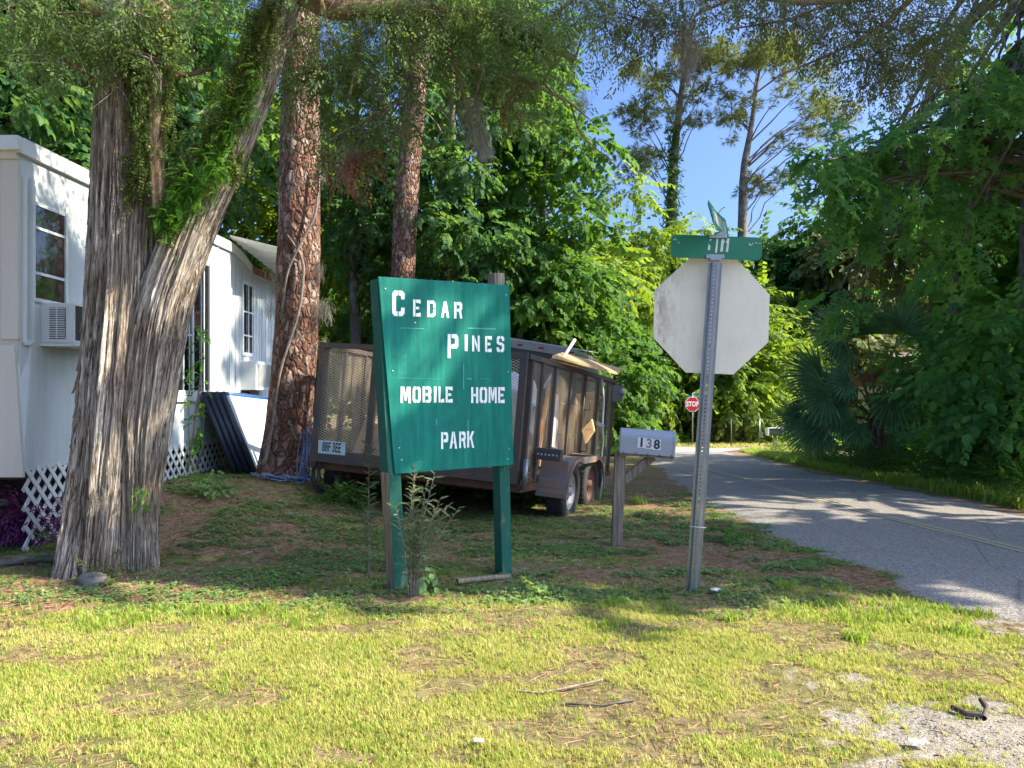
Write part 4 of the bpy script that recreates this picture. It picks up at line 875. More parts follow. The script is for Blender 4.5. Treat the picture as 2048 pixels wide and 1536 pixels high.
# ================= OPEN MESH TRAILER =================
an = R(21); fw = Vector((math.sin(an), math.cos(an), -.055)).normalized(); lf = Vector((-math.cos(an), math.sin(an), .067)); lf = (lf-fw*lf.dot(fw)).normalized(); up = fw.cross(lf)
if up.z < 0: up = -up
O = Vector((.063, 7.5, .41)); Wt, Lt, Ht = 2.4, 3.66, 1.23
def tp_(u, v, z): return O+lf*u+fw*v+up*z
M['frame_dark'] = paint('trailer_frame', (.065, .062, .06), .6, .0, .8, (.2, .1, .05), 4); M['rust'] = paint('rusty_steel', (.12, .055, .03), .75, .3, .6, (.22, .12, .07), 7)
M['fender'] = paint('rusting_fender', (.19, .185, .18), .5, .1, 1.0, (.4, .17, .06), 5.5); M['mesh_metal'] = paint('expanded_mesh', (.72, .60, .42), .5, .3, .5, (.14, .09, .06), 9)
M['tyre'] = paint('tyre_rubber', (.03, .028, .026), .85, 0, .5, (.08, .07, .055), 9); M['rim_w'] = paint('white_rim', (.5, .48, .45), .5, .3, .5, (.2, .1, .06), 8); M['rim_r'] = paint('rusty_rim', (.25, .1, .06), .65, .3, .5, (.3, .25, .2), 8)
tr = thing('utility_trailer', Vector((O.x, O.y, 0)), 'open tandem axle utility trailer with wire mesh sides loaded with junk', 'trailer')
def tb(mb, u0, v0, z0_, u1, v1, z1_):
    vs_ = [tp_(a, b_, c_) for a in (u0, u1) for b_ in (v0, v1) for c_ in (z0_, z1_)]; mb.add(vs_, [(0, 1, 3, 2), (4, 6, 7, 5), (0, 4, 5, 1), (2, 3, 7, 6), (0, 2, 6, 4), (1, 5, 7, 3)])
b = MB(); tb(b, 0, .06, -.0, Wt, Lt, .04); b.build('deck', M['rust'], tr)
b = MB(); tb(b, -.02, -.0, -.08, Wt+.02, .07, -.005); tb(b, -.02, .071, -.08, .04, Lt, -.005); tb(b, Wt-.04, .071, -.08, Wt+.02, Lt, -.005); b.build('chassis', M['rust'], tr)
for v in (.09, .42, .85, 1.45, 2.05, 2.7, 3.2, 3.56):
    for u in (-.015, Wt-.035): b = MB(); tb(b, u, v, 0, u+.05, v+.055, Ht); b.build('side_post', M['frame_dark'], tr)
b = MB()
for u in (-.02, Wt-.05): b = MB(); tb(b, u, .0, Ht, u+.07, Lt+.03, Ht+.05); b.build('top_rail', M['frame_dark'], tr)
b = MB(); tb(b, .051, Lt-.03, Ht, Wt-.051, Lt+.03, Ht+.05); b.build('top_rail', M['frame_dark'], tr)
# rear gate
b = MB(); 
for u0, u1 in ((.0, .07), (.85, .9), (1.66, 1.73), (Wt-.07, Wt)): tb(b, u0, -.05, -.0, u1, -.004, Ht+.0)
tb(b, 0, -.055, 0.001, Wt, -.0, .13); tb(b, 0, -.055, Ht, Wt, -.001, Ht+.055); b.build('gate_frame', M['frame_dark'], tr)
def meshgrid(fn, w_, h_, cw, chh, th, parent, name):
    V, F = [], []; nx_ = int(w_/cw); nz = int(h_/chh)
    for i in range(nx_+1):
        for sg_ in (-1, 1):
            for j in range(nz):
                x0 = i*cw+(sg_*cw/2 if j % 2 else 0); x1 = i*cw+(0 if j % 2 else sg_*cw/2)
                x0, x1 = min(max(x0, 0), w_), min(max(x1, 0), w_); z0_, z1_ = j*chh, (j+1)*chh; k = len(V)
                V += [fn(x0, z0_-th/2), fn(x0, z0_+th/2), fn(x1, z1_+th/2), fn(x1, z1_-th/2)]; F.append((k, k+1, k+2, k+3))
    return npmesh(name, [tuple(v) for v in V], np.array(F), M['mesh_metal'], parent)
meshgrid(lambda x, z: tp_(x, -.012, z), Wt, Ht, .062, .014, .0058, tr, 'gate_mesh')
meshgrid(lambda x, z: tp_(.012, .1+x, z), Lt-.15, Ht, .062, .014, .0034, tr, 'side_mesh')
meshgrid(lambda x, z: tp_(Wt-.012, .1+x, z), Lt-.15, Ht, .06, .015, .004, tr, 'side_mesh')
# corner struts, lamp, fender
b = MB(); b.tube([tp_(-.06, .0, -.05), tp_(-.06, .0, .25)], .028, 10); b.build('gate_hinge', M['galv'], tr)
b = MB(); tb(b, -.30, .33, .24, -.02, .42, .36); lh = b.build('lamp_housing', M['frame_dark'], tr, bevel=.006)
b = MB()
for k in range(6): b.lathe(tp_(-.26+.04*k, .329, .295), -fw, [(.013, 0), (.011, .006), (0, .008)], 10)
b.build('lens', paint('lamp_lens', (.35, .35, .38), .2), lh)
def arch(mb, vc, r, z0_, span, u0, u1, th=.012):
    pts = []
    for k in range(span[0], span[1]+1, 10): a = R(k); pts.append((vc-math.cos(a)*r, z0_+math.sin(a)*r))
    for (va, za), (vb, zb_) in zip(pts, pts[1:]):
        mb.add([tp_(u, v, z) for u in (u0, u1) for v, z in ((va, za), (vb, zb_))]+[tp_(u, v, z-th) for u in (u0, u1) for v, z in ((va, za), (vb, zb_))], [(0, 1, 3, 2), (4, 6, 7, 5), (0, 4, 5, 1), (2, 3, 7, 6), (0, 2, 6, 4), (1, 5, 7, 3)])
v1, v2, wz = .92, 1.72, -.11; b = MB(); arch(b, v1, .39, wz, (0, 100), -.34, -.01); arch(b, v2, .39, wz, (80, 180), -.34, -.01)
# skirt face between and the rear flat apron
pts = [(v1-.39, wz-.02)]+[(v1-math.cos(R(a))*.39, wz+math.sin(R(a))*.39) for a in range(0, 101, 10)]+[(v2-math.cos(R(a))*.39, wz+math.sin(R(a))*.39) for a in range(80, 181, 10)]+[(v2+.39, wz-.02)]
inn = [(v2+.34, wz-.02)]+[(v2-math.cos(R(a))*.34, wz+math.sin(R(a))*.34) for a in range(180, 60, -10)]+[(v1-math.cos(R(a))*.34, wz+math.sin(R(a))*.34) for a in range(115, -1, -10)]+[(v1-.34, wz-.02)]
b.prism([tp_(-.34, v, z) for v, z in pts+inn], lf*.008)
tb(b, -.34, v1-.42, wz-.03, -.01, v1-.38, wz+.02); b.prism([tp_(-.34, v1-.40, wz+.0), tp_(-.01, v1-.40, wz+.0), tp_(-.01, v1-.30, .24), tp_(-.30, v1-.30, .24)], fw*.01)
b.build('fender', M['fender'], tr)
def wheel(v, u, zc, rim):
    c = tp_(u, v, zc); ax_ = -lf; w_ = bpy.data.objects.new('wheel', None); C.objects.link(w_); w_.parent = tr; w_.location = c-wloc(tr)
    r = .325; b = MB(); b.lathe(c, ax_, [(.2, -.095), (.24, -.1), (r-.03, -.1), (r-.005, -.085), (r, -.06), (r, .06), (r-.005, .085), (r-.03, .1), (.24, .1), (.2, .095), (.2, .06)], 40)
    for k in range(34):
        for s_ in (-1, 1): a = 2*math.pi*k/34; uu = ax_.orthogonal().normalized(); vv = ax_.cross(uu); dd = uu*math.cos(a)+vv*math.sin(a); tt = -uu*math.sin(a)+vv*math.cos(a); b.beam(c+dd*(r+.001)+ax_*s_*.018, c+dd*(r+.001)+ax_*s_*.085+tt*.02, .022, .012, dd)
    b.build('tyre', M['tyre'], w_)
    b = MB(); b.lathe(c, ax_, [(.205, .09), (.2, .075), (.185, .03), (.15, .02), (.1, .05), (.045, .055), (.045, .09), (.0, .095)], 32); b.build('rim', rim, w_)
    b = MB()
    for k in range(5): a = 2*math.pi*k/5; uu = ax_.orthogonal().normalized(); vv = ax_.cross(uu); b.lathe(c+(uu*math.cos(a)+vv*math.sin(a))*.075+ax_*.05, ax_, [(.01, 0), (.01, .015), (0, .016)], 6)
    b.build('hub', M['rust'], w_)
zc = -.16; wheel(v1, -.18, -.10, M['rim_w']); wheel(v2, -.18, -.06, M['rim_r']); wheel(v1, Wt+.16, -.23, M['rim_r']); wheel(v2, Wt+.16, -.18, M['rim_w'])
b = MB(); 
for v in (v1, v2): b.beam(tp_(-.1, v, -.14), tp_(Wt+.1, v, -.2), .06, .06)
b.build('axle', M['rust'], tr)
# hooks and rods on the side
b = MB(); b.tube([tp_(-.04, 1.9, .12), tp_(-.05, 1.93, Ht-.02)], .012, 6)
for z in (.3, .55, .8): b.tube([tp_(-.05, 1.92, z), tp_(-.12, 1.95, z), tp_(-.12, 1.95, z+.12)], .008, 5)
b.build('hook_rod', M['frame_dark'], tr)
b = MB(); b.lathe(tp_(-.12, Lt-.12, Ht-.12), -fw, [(.05, 0), (.05, .02), (.03, .03), (0, .032)], 16); tb(b, -.14, Lt-.13, Ht-.26, 0, Lt-.1, Ht-.03); b.build('jack_bracket', M['galv'], tr)
# plate
lp = MB(); pc_ = lambda px, py, o=0: plane_hit(px, py, tp_(1.2, -.058, .5), -fw, o)
q = [pc_(637, 880), pc_(691, 885), pc_(690, 911), pc_(636, 906)]; lp.prism(q, -fw*.002); lpo = lp.build('license_plate', paint('plate_blue_white', (.55, .72, .74), .4, 0, .3, (.3, .55, .6), 5), tr)
cx_ = (q[0]+q[1]+q[2]+q[3])/4-fw*.0035; mx = basis(cx_, q[1]-q[0], q[0]-q[3]); kk = (q[1]-q[0]).length
txt('plate_lettering', '88F 3EE', .145, mx, lpo, paint('plate_ink', (.02, .03, .05), .5), .002, .0006, sx=kk*.92/.62)
txt('plate_caption', 'SUNSHINE STATE', .022, basis(cx_+up*.07, q[1]-q[0], q[0]-q[3]), lpo, bpy.data.materials['plate_ink'], 0, .0004) if False else None
# ---- junk ----
M['ply'] = wood('plywood', (.4, .23, .1), (.6, .38, .18), (.72, .5, .28), (4, 12, 12)); M['card'] = paint('cardboard', (.5, .32, .18), .8, 0, .3); M['tan'] = paint('tan_fabric', (.7, .5, .32), .9, 0, .6, (.6, .25, .15), 4); M['bagwhite'] = paint('white_plastic', (.7, .7, .72), .4, 0, .3, (.4, .4, .42), 9); M['tarp'] = paint('blue_tarp', (.05, .09, .35), .5)
def junkboard(name, pts, th, mat, label, cat):
    b = MB(); b.prism([tp_(*p) for p in pts], th); c = sum([tp_(*p) for p in pts], Vector())/len(pts); o = b.build(name, mat, base=c, bevel=.005); tag(o, label, cat); return o
junkboard('mattress', [(2.15, .35, .05), (2.2, 1.9, .05), (1.85, 1.9, 1.22), (1.75, .35, 1.25)], -lf*.12, M['tan'], 'tan and reddish mattress leaning at the left inside the mesh trailer', 'mattress')
junkboard('plywood_sheet', [(1.35, .5, .05), (1.3, 2.4, .05), (1.1, 2.4, 1.2), (1.15, .5, 1.15)], -lf*.02, M['card'], 'brown plywood sheet leaning in the middle of the trailer load', 'sheet')
junkboard('door_panel', [(.3, 1.3, .1), (.55, 2.2, .05), (.45, 2.2, 1.25), (.22, 1.3, 1.15)], -lf*.04, M['ply'], 'orange brown wooden door leaning behind the trailer side mesh', 'door')
junkboard('plywood_sheet', [(.12, 2.3, .05), (.14, 3.45, .05), (.2, 3.45, 1.1), (.18, 2.3, 1.0)], -lf*.02, M['ply'], 'bright tan plywood sheet against the front part of the trailer side', 'sheet')
junkboard('white_panel', [(.25, 1.5, .35), (.25, 1.9, .3), (.3, 1.95, .95), (.3, 1.55, 1.0)], -lf*.02, M['bagwhite'], 'small white panel glimpsed above the trailer fender', 'panel')
def bag(name, u, v, z, r, mat, label, cat, sq=(1, 1, 1), seed=0):
    bm = bmesh.new(); bmesh.ops.create_icosphere(bm, subdivisions=4, radius=1)
    for v_ in bm.verts:
        p = v_.co; n_v = float(fbm(p.x*1.6+seed, p.y*1.6+9, p.z*1.6+5, 4))-.5; s = 1+n_v*.9; v_.co = Vector((p.x*r*s*sq[0], p.y*r*s*sq[1], max(-.75, p.z)*r*s*sq[2]))
    me = bpy.data.meshes.new(name); bm.to_mesh(me); bm.free()
    for p in me.polygons: p.use_smooth = True
    o = link(name, me, None, mat); o.location = tp_(u, v, z); tag(o, label, cat); return o
bag('rubbish_bag', 1.55, .4, .22, .24, M['bagwhite'], 'crumpled white plastic bag at the tailgate of the trailer', 'bag', seed=1)
bag('rubbish_bag', 1.2, .45, .42, .3, M['bagwhite'], 'tall white plastic bag behind the sign post inside the trailer', 'bag', (1, 1, 1.3), 4)
bag('rubbish_bag', .35, .55, .75, .3, M['bagwhite'], 'upper white bag pressed to the right rear corner of the trailer mesh', 'bag', (1, 1, 1.2), 8)
bag('cloth_bundle', .4, 1.0, .42, .32, M['tan'], 'tan cloth bundle above the trailer fender', 'cloth', (.8, 1.1, 1.4), 12)
bag('cloth_bundle', .3, .45, .3, .25, M['card'], 'brown cloth bundle low in the right rear corner of the trailer', 'cloth', (1, 1, 1), 16)
bag('tarp_bundle', .7, .8, .15, .26, M['tarp'], 'folded dark blue tarp low in the trailer behind the sign board', 'tarp', (1.4, 1, .5), 20)
for i, (u, v, z, s, lb_) in enumerate(((.5, 2.6, .23, .42, 'large brown cardboard box near the front of the trailer'), (.45, 2.55, .65, .36, 'smaller cardboard box stacked on the large box in the trailer'), (.9, 1.6, .25, .45, 'brown cardboard box on the trailer deck beside the leaning door'))):
    b = MB(); b.M = Matrix.Translation(tp_(u, v, z)) @ Matrix((lf, fw, up)).transposed().to_4x4() @ Matrix.Rotation(.2*i, 4, 'Z'); b.box((0, 0, 0), (s, s*.8, s)); 
    for sg_ in (-1, 1): b.box((sg_*s*.36, 0, s/2+.02), (s*.3, s*.8, .006), Matrix.Rotation(sg_*.5, 3, 'Y'))
    o = b.build('cardboard_box', M['card'], base=tp_(u, v, z), bevel=.004); tag(o, lb_, 'box', 'cardboard boxes in the trailer')
# planks on top rail
b = MB(); q = [W(1104, 716, 8.2), W(1125, 709, 8.9), W(1243, 741, 9.9), W(1236, 750, 9.3)]
b.prism(q, (0, 0, .028)); o = b.build('plank', wood('fresh_plank', (.3, .18, .08), (.45, .3, .15), (.6, .45, .25), (3, 30, 30)), base=q[0], bevel=.003); tag(o, 'pale plywood plank lying across the trailer top rail', 'plank')
b = MB(); q2 = [p_-Vector((.02, -.02, .04)) for p_ in (W(1104, 714, 8.25), W(1120, 709, 8.8), W(1170, 722, 9.2), W(1160, 728, 8.7))]; b.prism(q2, (0, 0, .025)); o = b.build('plank', M['ply'], base=q2[0], bevel=.003); tag(o, 'short darker board tucked under the pale plank on the trailer rail', 'plank')
b = MB(); p_, q_ = W(1122, 722, 8.6), W(1150, 679, 8.75); b.tube([p_+(p_-q_)*1.2, p_, q_], .017, 12); o = b.build('pipe', M['sign_white'], base=p_); tag(o, 'white plastic pipe sticking up out of the trailer load', 'pipe')
b = MB(); b.tube([W(1204, 758, 9.4), W(1208, 800, 9.35), W(1205, 850, 9.3), W(1207, 880, 9.3), W(1202, 925, 9.3), W(1205, 960, 9.3), W(1198, 1004, 9.3)], .011, 8); o = b.build('hose', paint('white_hose', (.6, .6, .56), .5), base=W(1204, 758, 9.4)); tag(o, 'thin white hose hanging down the side of the trailer', 'hose')
b = MB(); q = [W(1163, 860, 8.95), W(1183, 838, 8.95), W(1188, 862, 8.98), W(1170, 888, 8.98)]; b.prism(q, (.02, .03, 0)); o = b.build('wooden_block', M['ply'], base=q[0], bevel=.004); tag(o, 'brown wooden block jammed against the trailer side above the rear wheel', 'block')
b = MB(); b.prism([W(1194, 842, 9.2), W(1210, 850, 9.2), W(1208, 857, 9.2), W(1193, 850, 9.2)], (0, .3, 0)); o = b.build('metal_step', M['galv'], base=W(1194, 842, 9.2)); tag(o, 'small grey metal bracket on the outer side of the trailer', 'bracket')
# black cable coil behind left wheel & rope
b = MB()
for k in range(7):
    c = W(650, 950, 8.28)+Vector((random.uniform(-.05, .05), .02*k, random.uniform(-.03, .03)))
    b.tube([c+Vector((math.cos(a)*.12*(1+.1*k % .3), random.uniform(-.02, .02), math.sin(a)*.2)) for a in np.linspace(0, 6.3, 18)], .009, 6, False)
o = b.build('cable_coil', M['tyre'], base=W(650, 985, 8.3)); tag(o, 'coil of black cable hanging below the left rear corner of the trailer', 'cable')
# enclosed trailer behind
et = thing('enclosed_trailer', (0, 12.3, 0), 'silver edged enclosed trailer with three red marker lights behind the open trailer', 'trailer')
a_, b_ = W(800, 642, 12.6), W(1151, 699, 12.0); ex = (b_-a_).normalized(); exy = Vector((ex.x, ex.y, 0)).normalized(); back = Vector((-exy.y, exy.x, 0)); 
b = MB(); b.prism([a_-Vector((0, 0, .05)), b_-Vector((0, 0, .05)), Vector((b_.x, b_.y, .35)), Vector((a_.x, a_.y, .35))], back*3.6); b.build('body', paint('dark_panel', (.06, .065, .075), .4, .3), et)
b = MB(); b.prism([a_-back*.03, b_-back*.03, b_-back*.03-Vector((0, 0, .13)), a_-back*.03-Vector((0, 0, .13))], back*.05); b.prism([a_+back*.022, b_+back*.022, b_+back*.022-Vector((0, 0, .08)), a_+back*.022-Vector((0, 0, .08))], back*3.6); b.prism([a_-Vector((0, 0, .22))-back*.012, b_-Vector((0, 0, .22))-back*.012, b_-Vector((0, 0, .27))-back*.012, a_-Vector((0, 0, .27))-back*.012], back*.01); b.build('roof_edge', M['galv'], et)
b = MB(); b.prism([a_, b_, b_+back*3.6+Vector((0, 0, .12)), a_+back*3.6+Vector((0, 0, .12))], (0, 0, .02)); b.build('roof', paint('roof_silver', (.5, .52, .55), .4, .5), et)
for (px, py) in ((1041, 690), (1083, 696), (1144, 705)):
    c = plane_hit(px, py, a_, back, -.031); b = MB(); b.box(c, (.085, .03, .03), basis((0, 0, 0), exy, (0, 0, 1)).to_3x3()); b.build('marker_light', paint('red_lens', (.3, .01, .02), .3), et, bevel=.006)
b = MB(); b.lathe(plane_hit(1089, 719, a_, back, -.012), -back, [(.015, 0), (.015, .01), (0, .011)], 8); b.build('clearance_bolt', M['sign_white'], et)
for sg_ in (.2, .8):
    c = a_.lerp(b_, sg_)+back*1.8; c.z = float(T(c.x, c.y))+.33; b = MB(); b.lathe(c, exy, [(.2, -.09), (.33, -.09), (.34, 0), (.33, .09), (.2, .09)], 24); b.build('wheel', M['tyre'], et)
# rope tangle
b = MB(); rc = W(560, 968, 8.7); cu_ = []
def ropez(x, y): return float(T(x, y))+.02
for k in range(6):
    pts = []; ph = random.uniform(0, 6); c = Vector((rc.x+random.uniform(-.15, .25), 8.75+random.uniform(-.12, .1), 0))
    for a in np.linspace(0, 6.0, 22): x_, y_ = c.x+math.cos(a+ph)*random.uniform(.2, .28), c.y+math.sin(a+ph)*.13; pts.append((x_, y_, ropez(x_, y_)+.012*k+random.uniform(0, .03)))
    b.tube(pts, .006, 6)
for k in range(5):
    x_ = W(600, 0, 8.7).x+.03*k; b.tube([(rc.x+.2+.02*k, 8.7, ropez(rc.x+.2, 8.7)+.02), (x_-.02, 8.65, .42), (x_+.03*math.sin(k), 8.6+.02*k, .62), (x_+.04, 8.62, .86+.03*k), (x_+.07, 8.65, .7), (x_+.05+.02*k, 8.6, .5), (x_+.02, 8.6, .36)], .006, 6)
d = ND('rope_blue_white'); n = d.n('TexWave', wave_type='BANDS', bands_direction='DIAGONAL'); n.inputs['Scale'].default_value = 26; n.inputs['Distortion'].default_value = 5; d.L(d.coord('Object'), n.inputs[0]); M['rope'] = d.fin(d.mix(d.ramp(n.outputs[0], [(.4, 0.0), (.6, 1.0)]), (.04, .13, .38), (.3, .42, .6)), .7)
o = b.build('rope', M['rope'], base=(rc.x, 8.75, .3)); tag(o, 'tangled blue and white rope at the foot of the pine trunk', 'rope')

# ================= FAR THINGS =================
q = G(1385, 893); D2 = 34*0+q.y; fs = thing('stop_sign', q, 'distant red STOP sign with a small green street blade at the road bend', 'road sign')
sc_ = D2/FPX; b = MB(); b.tube([q-Vector((0, 0, .1)), W(1385, 786, D2)], .03, 8); b.build('post', M['galv'], fs)
oc2 = W(1385, 808.5, D2-.06); m2 = basis(oc2, (1, 0, 0), (0, 0, 1)); b = MB(); octa(b, 14.6*sc_, -.004, 0, m2); b.build('rim_plate', M['sign_white'], fs); b = MB(); octa(b, 13.4*sc_, .001, .004, m2); b.build('red_face', M['sign_red'], fs)
txt('stop_lettering', 'STOP', 13.5*sc_, basis(oc2-Vector((0, .006, 0)), (1, 0, 0), (0, 0, 1)), fs, M['sign_white'], .012, .001, sx=.78)
b = MB(); b.box(W(1393, 792.5, D2), (36*sc_, .01, 4.2*sc_)); b.build('blade', paint('far_blade', (.0, .25, .2), .5), fs)
txt('blade_lettering', 'PINE ST', 3.6*sc_, basis(W(1393, 792.5, D2-.012), (1, 0, 0), (0, 0, 1)), fs, M['chip'], .0, .001)
b = MB(); b.tube([W(1388, 790, D2), W(1388, 784, D2)], .02, 6); b.build('finial', M['galv'], fs)
q = G(1312, 893); Dm = q.y; s_ = Dm/FPX; t = thing('mailbox', q, 'small distant grey mailbox on a white post left of the far stop sign', 'mailbox')
b = MB(); c = W(1308, 837.5, Dm); b.box(c, (18*s_, .25, 6*s_)); b.build('box', M['mail_grey'], t, bevel=.05); b = MB(); b.box(W(1308, 833, Dm), (20*s_, .3, 1.6*s_)); b.build('cap', M['sign_white'], t); b = MB(); b.beam(q, W(1312, 841, Dm), .11, .11); b.build('post', M['sign_white'], t)
q = G(1391, 888); t = thing('wooden_post', q, 'weathered white topped wooden post below the distant stop sign', 'post'); b = MB(); b.beam(q-Vector((0, 0, .1)), W(1391, 841, q.y), .18, .18); b.build('shaft', M['grey_wood'], t, bevel=.01); b = MB(); b.beam(W(1388, 876, q.y-.1), W(1387, 866, q.y-.1), .12, .06); b.build('tag', M['sign_white'], t)
q = G(1519, 894); Df = q.y; t = thing('wire_fence', q, 'thin chain link fence with a pale steel post beside the palmetto', 'fence')
for px in (1405, 1462, 1519, 1576, 1633):
    p_ = G(px, 890 if px != 1519 else 894); p_.y = Df; p_.x = (px-CX)/FPX*Df; p_.z = float(T(p_.x, Df)); b = MB(); b.tube([p_, Vector((p_.x, Df, W(0, 838, Df).z))], .03, 6); b.build('post', M['galv'] if px == 1519 else M['frame_dark'], t)
x0_, x1_ = (1405-CX)/FPX*Df, (1633-CX)/FPX*Df; b = MB(); zt_ = W(0, 839, Df).z; b.tube([(x0_, Df, zt_), (x1_, Df, zt_)], .01, 6); b.build('top_rail', M['frame_dark'], t)
def chain(x, z): return (x0_+x, Df+.02, z+float(T(x0_, Df)))
meshgrid(chain, x1_-x0_, zt_-float(T(x0_, Df)), .2, .1, .006, t, 'wire_mesh')
t.children[-1].data.materials[0] = M['frame_dark']
q = G(1548, 903); Dq = q.y*1.0; t = thing('mailbox', Vector((W(1548, 0, Dq).x, Dq, q.z)), 'dark green mailbox with a white door beside the palmetto fronds', 'mailbox'); s_ = Dq/FPX
b = MB(); b.box(W(1550, 864, Dq), (28*s_, .22, 14*s_)); b.build('box', paint('dark_green_box', (.02, .06, .05), .5), t, bevel=.04); b = MB(); b.box(W(1534.5, 863.5, Dq), (3*s_, .25, 15*s_)); b.box(W(1550, 856, Dq), (29*s_, .24, 1.4*s_)); b.build('door', M['sign_white'], t); b = MB(); b.beam(Vector((W(1550, 0, Dq).x, Dq, q.z-.1)), W(1550, 871, Dq), .1, .1); b.build('post', M['grey_wood'], t)
# neighbour house
hx, hy = W(2010, 0, 28).x, 28.0; hz = float(T(hx, hy)); t = thing('house', (hx, hy, hz), 'tan house with peach fascia half hidden behind the right trees', 'house')
b = MB(); b.bbox((hx-2.2, hy, hz), (hx+6, hy+7, hz+2.4)); b.build('wall', paint('tan_wall', (.5, .42, .3), .8), t)
b = MB(); ytop = hz+2.4; b.prism([(hx-2.6, hy-.5, ytop), (hx+6.4, hy-.5, ytop), (hx+6.4, hy+3.5, ytop+1.3), (hx-2.6, hy+3.5, ytop+1.3)], (0, 0, .08)); b.prism([(hx-2.6, hy+3.5, ytop+1.3), (hx+6.4, hy+3.5, ytop+1.3), (hx+6.4, hy+7.5, ytop), (hx-2.6, hy+7.5, ytop)], (0, 0, .08)); b.build('roof', paint('brown_shingle', (.12, .085, .065), .9), t)
b = MB(); b.bbox((hx-2.62, hy-.54, ytop-.14), (hx+6.4, hy-.5, ytop+.08)); b.build('fascia', paint('peach_fascia', (.4, .27, .18), .7), t)
for k in range(3):
    x_ = hx-1.4+2.2*k; b = MB(); b.bbox((x_, hy-.04, hz+1.0), (x_+.9, hy-.002, hz+2.0)); w_ = b.build('window', M['white_trim'], t); b = MB(); b.bbox((x_+.07, hy-.05, hz+1.07), (x_+.83, hy-.041, hz+1.93)); b.build('pane', M['glass'], w_)
xr_ = W(1960, 0, 16).x; zr = float(T(xr_, 16)); t = thing('porch_railing', (xr_, 16, zr), 'white metal railing glimpsed through the leaves at the far right', 'railing')
b = MB(); b.beam((xr_-.6, 16, zr+.8), (xr_+2.4, 16, zr+.8), .04, .04); b.beam((xr_-.6, 16, zr+.1), (xr_+2.4, 16, zr+.1), .04, .04); b.build('rail', M['sign_white'], t)
for k in range(12): b = MB(); b.tube([(xr_-.6+.27*k, 16, zr), (xr_-.6+.27*k, 16, zr+.8)], .012, 6); b.build('baluster', M['sign_white'], t)
# ================= SMALL THINGS ON THE GROUND =================
def stick(pts, r, name, mat, label, cat='stick'):
    ps = []
    for (px, py, up_) in pts: q = G(px, py); z = float(zg(q.x, q.y)); ps.append((q.x, q.y, z+up_, r))
    V, F, U = limb(ps, 7, 14, rough); o = npmesh(name, V, F, mat, smooth=True, uv=U, base=ps[0][:3]); tag(o, label, cat)
stick([(1035, 1392, .02), (1080, 1395, .018), (1130, 1388, .02), (1205, 1372, .022)], .0055, 'stick', M['bare_wood'], 'pale bent dry stick on the sunlit lawn below the sign')
stick([(1130, 1412, .012), (1200, 1417, .012), (1268, 1411, .012)], .005, 'stick', M['bark'], 'straight dark twig in the grass right of the pale stick')
stick([(1905, 1428, .02), (1930, 1440, .016), (1965, 1446, .016)], .012, 'broken_branch', M['bark'], 'short dark broken branch on the sandy patch', 'branch')
stick([(1962, 1422, .03), (1974, 1436, .02), (1968, 1449, .012)], .011, 'broken_branch', M['bark'], 'small curled bark piece touching the dark broken branch', 'branch')
stick([(0, 1136, .03), (90, 1128, .04), (170, 1136, .045), (205, 1150, .015)], .03, 'surface_root', M['bark'], 'long grey root lying on the soil left of the cedar', 'root')
stick([(915, 1172, .03), (960, 1166, .03), (1020, 1157, .02)], .02, 'plank', M['grey_wood'], 'short weathered wood strip on the ground behind the green sign', 'plank')
q = G(186, 1170); bm = bmesh.new(); bmesh.ops.create_icosphere(bm, subdivisions=4, radius=1)
for v_ in bm.verts: p = v_.co; s = 1+(float(fbm(p.x*1.3+3, p.y*1.3+3, p.z*1.3+3))-.5)*.5; v_.co = Vector((p.x*.1*s, p.y*.09*s, p.z*.06*s))
me = bpy.data.meshes.new('stone'); bm.to_mesh(me); bm.free(); [setattr(p, 'use_smooth', True) for p in me.polygons]; o = link('stone', me, None, bark('stone_grey', (.07, .06, .05), (.15, .13, .115), (.24, .215, .19), 12, 12, .01)); o.location = (q.x, q.y, .03); tag(o, 'rounded grey stone at the foot of the cedar trunk', 'stone')
def litter(px, py, s, label, n=9, sd_=0):
    q = G(px, py); rn = random.Random(sd_); V = []; F = []; k = 7; z0_ = float(zg(q.x, q.y))+.025
    for i in range(k):
        for j in range(k): V.append((q.x+(i/(k-1)-.5)*s*(1+.1*rn.random()), q.y+(j/(k-1)-.5)*s*.7*(1+.1*rn.random()), z0_+rn.uniform(-.2, .2)*s*.5))
    for i in range(k-1):
        for j in range(k-1): F.append((i*k+j, i*k+j+1, (i+1)*k+j+1, (i+1)*k+j))
    o = npmesh('paper_scrap', V, np.array(F), M['bagwhite'], base=(q.x, q.y, z0_)); tag(o, label, 'litter')
litter(958, 1500, .035, 'small white paper scrap in the front grass', 9, 1); litter(1838, 1505, .06, 'crumpled white paper on the gravel at the corner', 9, 2); litter(1316, 1187, .05, 'small crumpled white wrapper right of the sign pole foot', 9, 3) if False else litter(1432, 1192, .06, 'small pale wrapper just right of the sign pole foot', 9, 3)
# ================= VEGETATION =================
def pw(px, py, wpx, d): p = W(px, py, d); return (p.x, p.y, p.z, wpx/2/FPX*d)
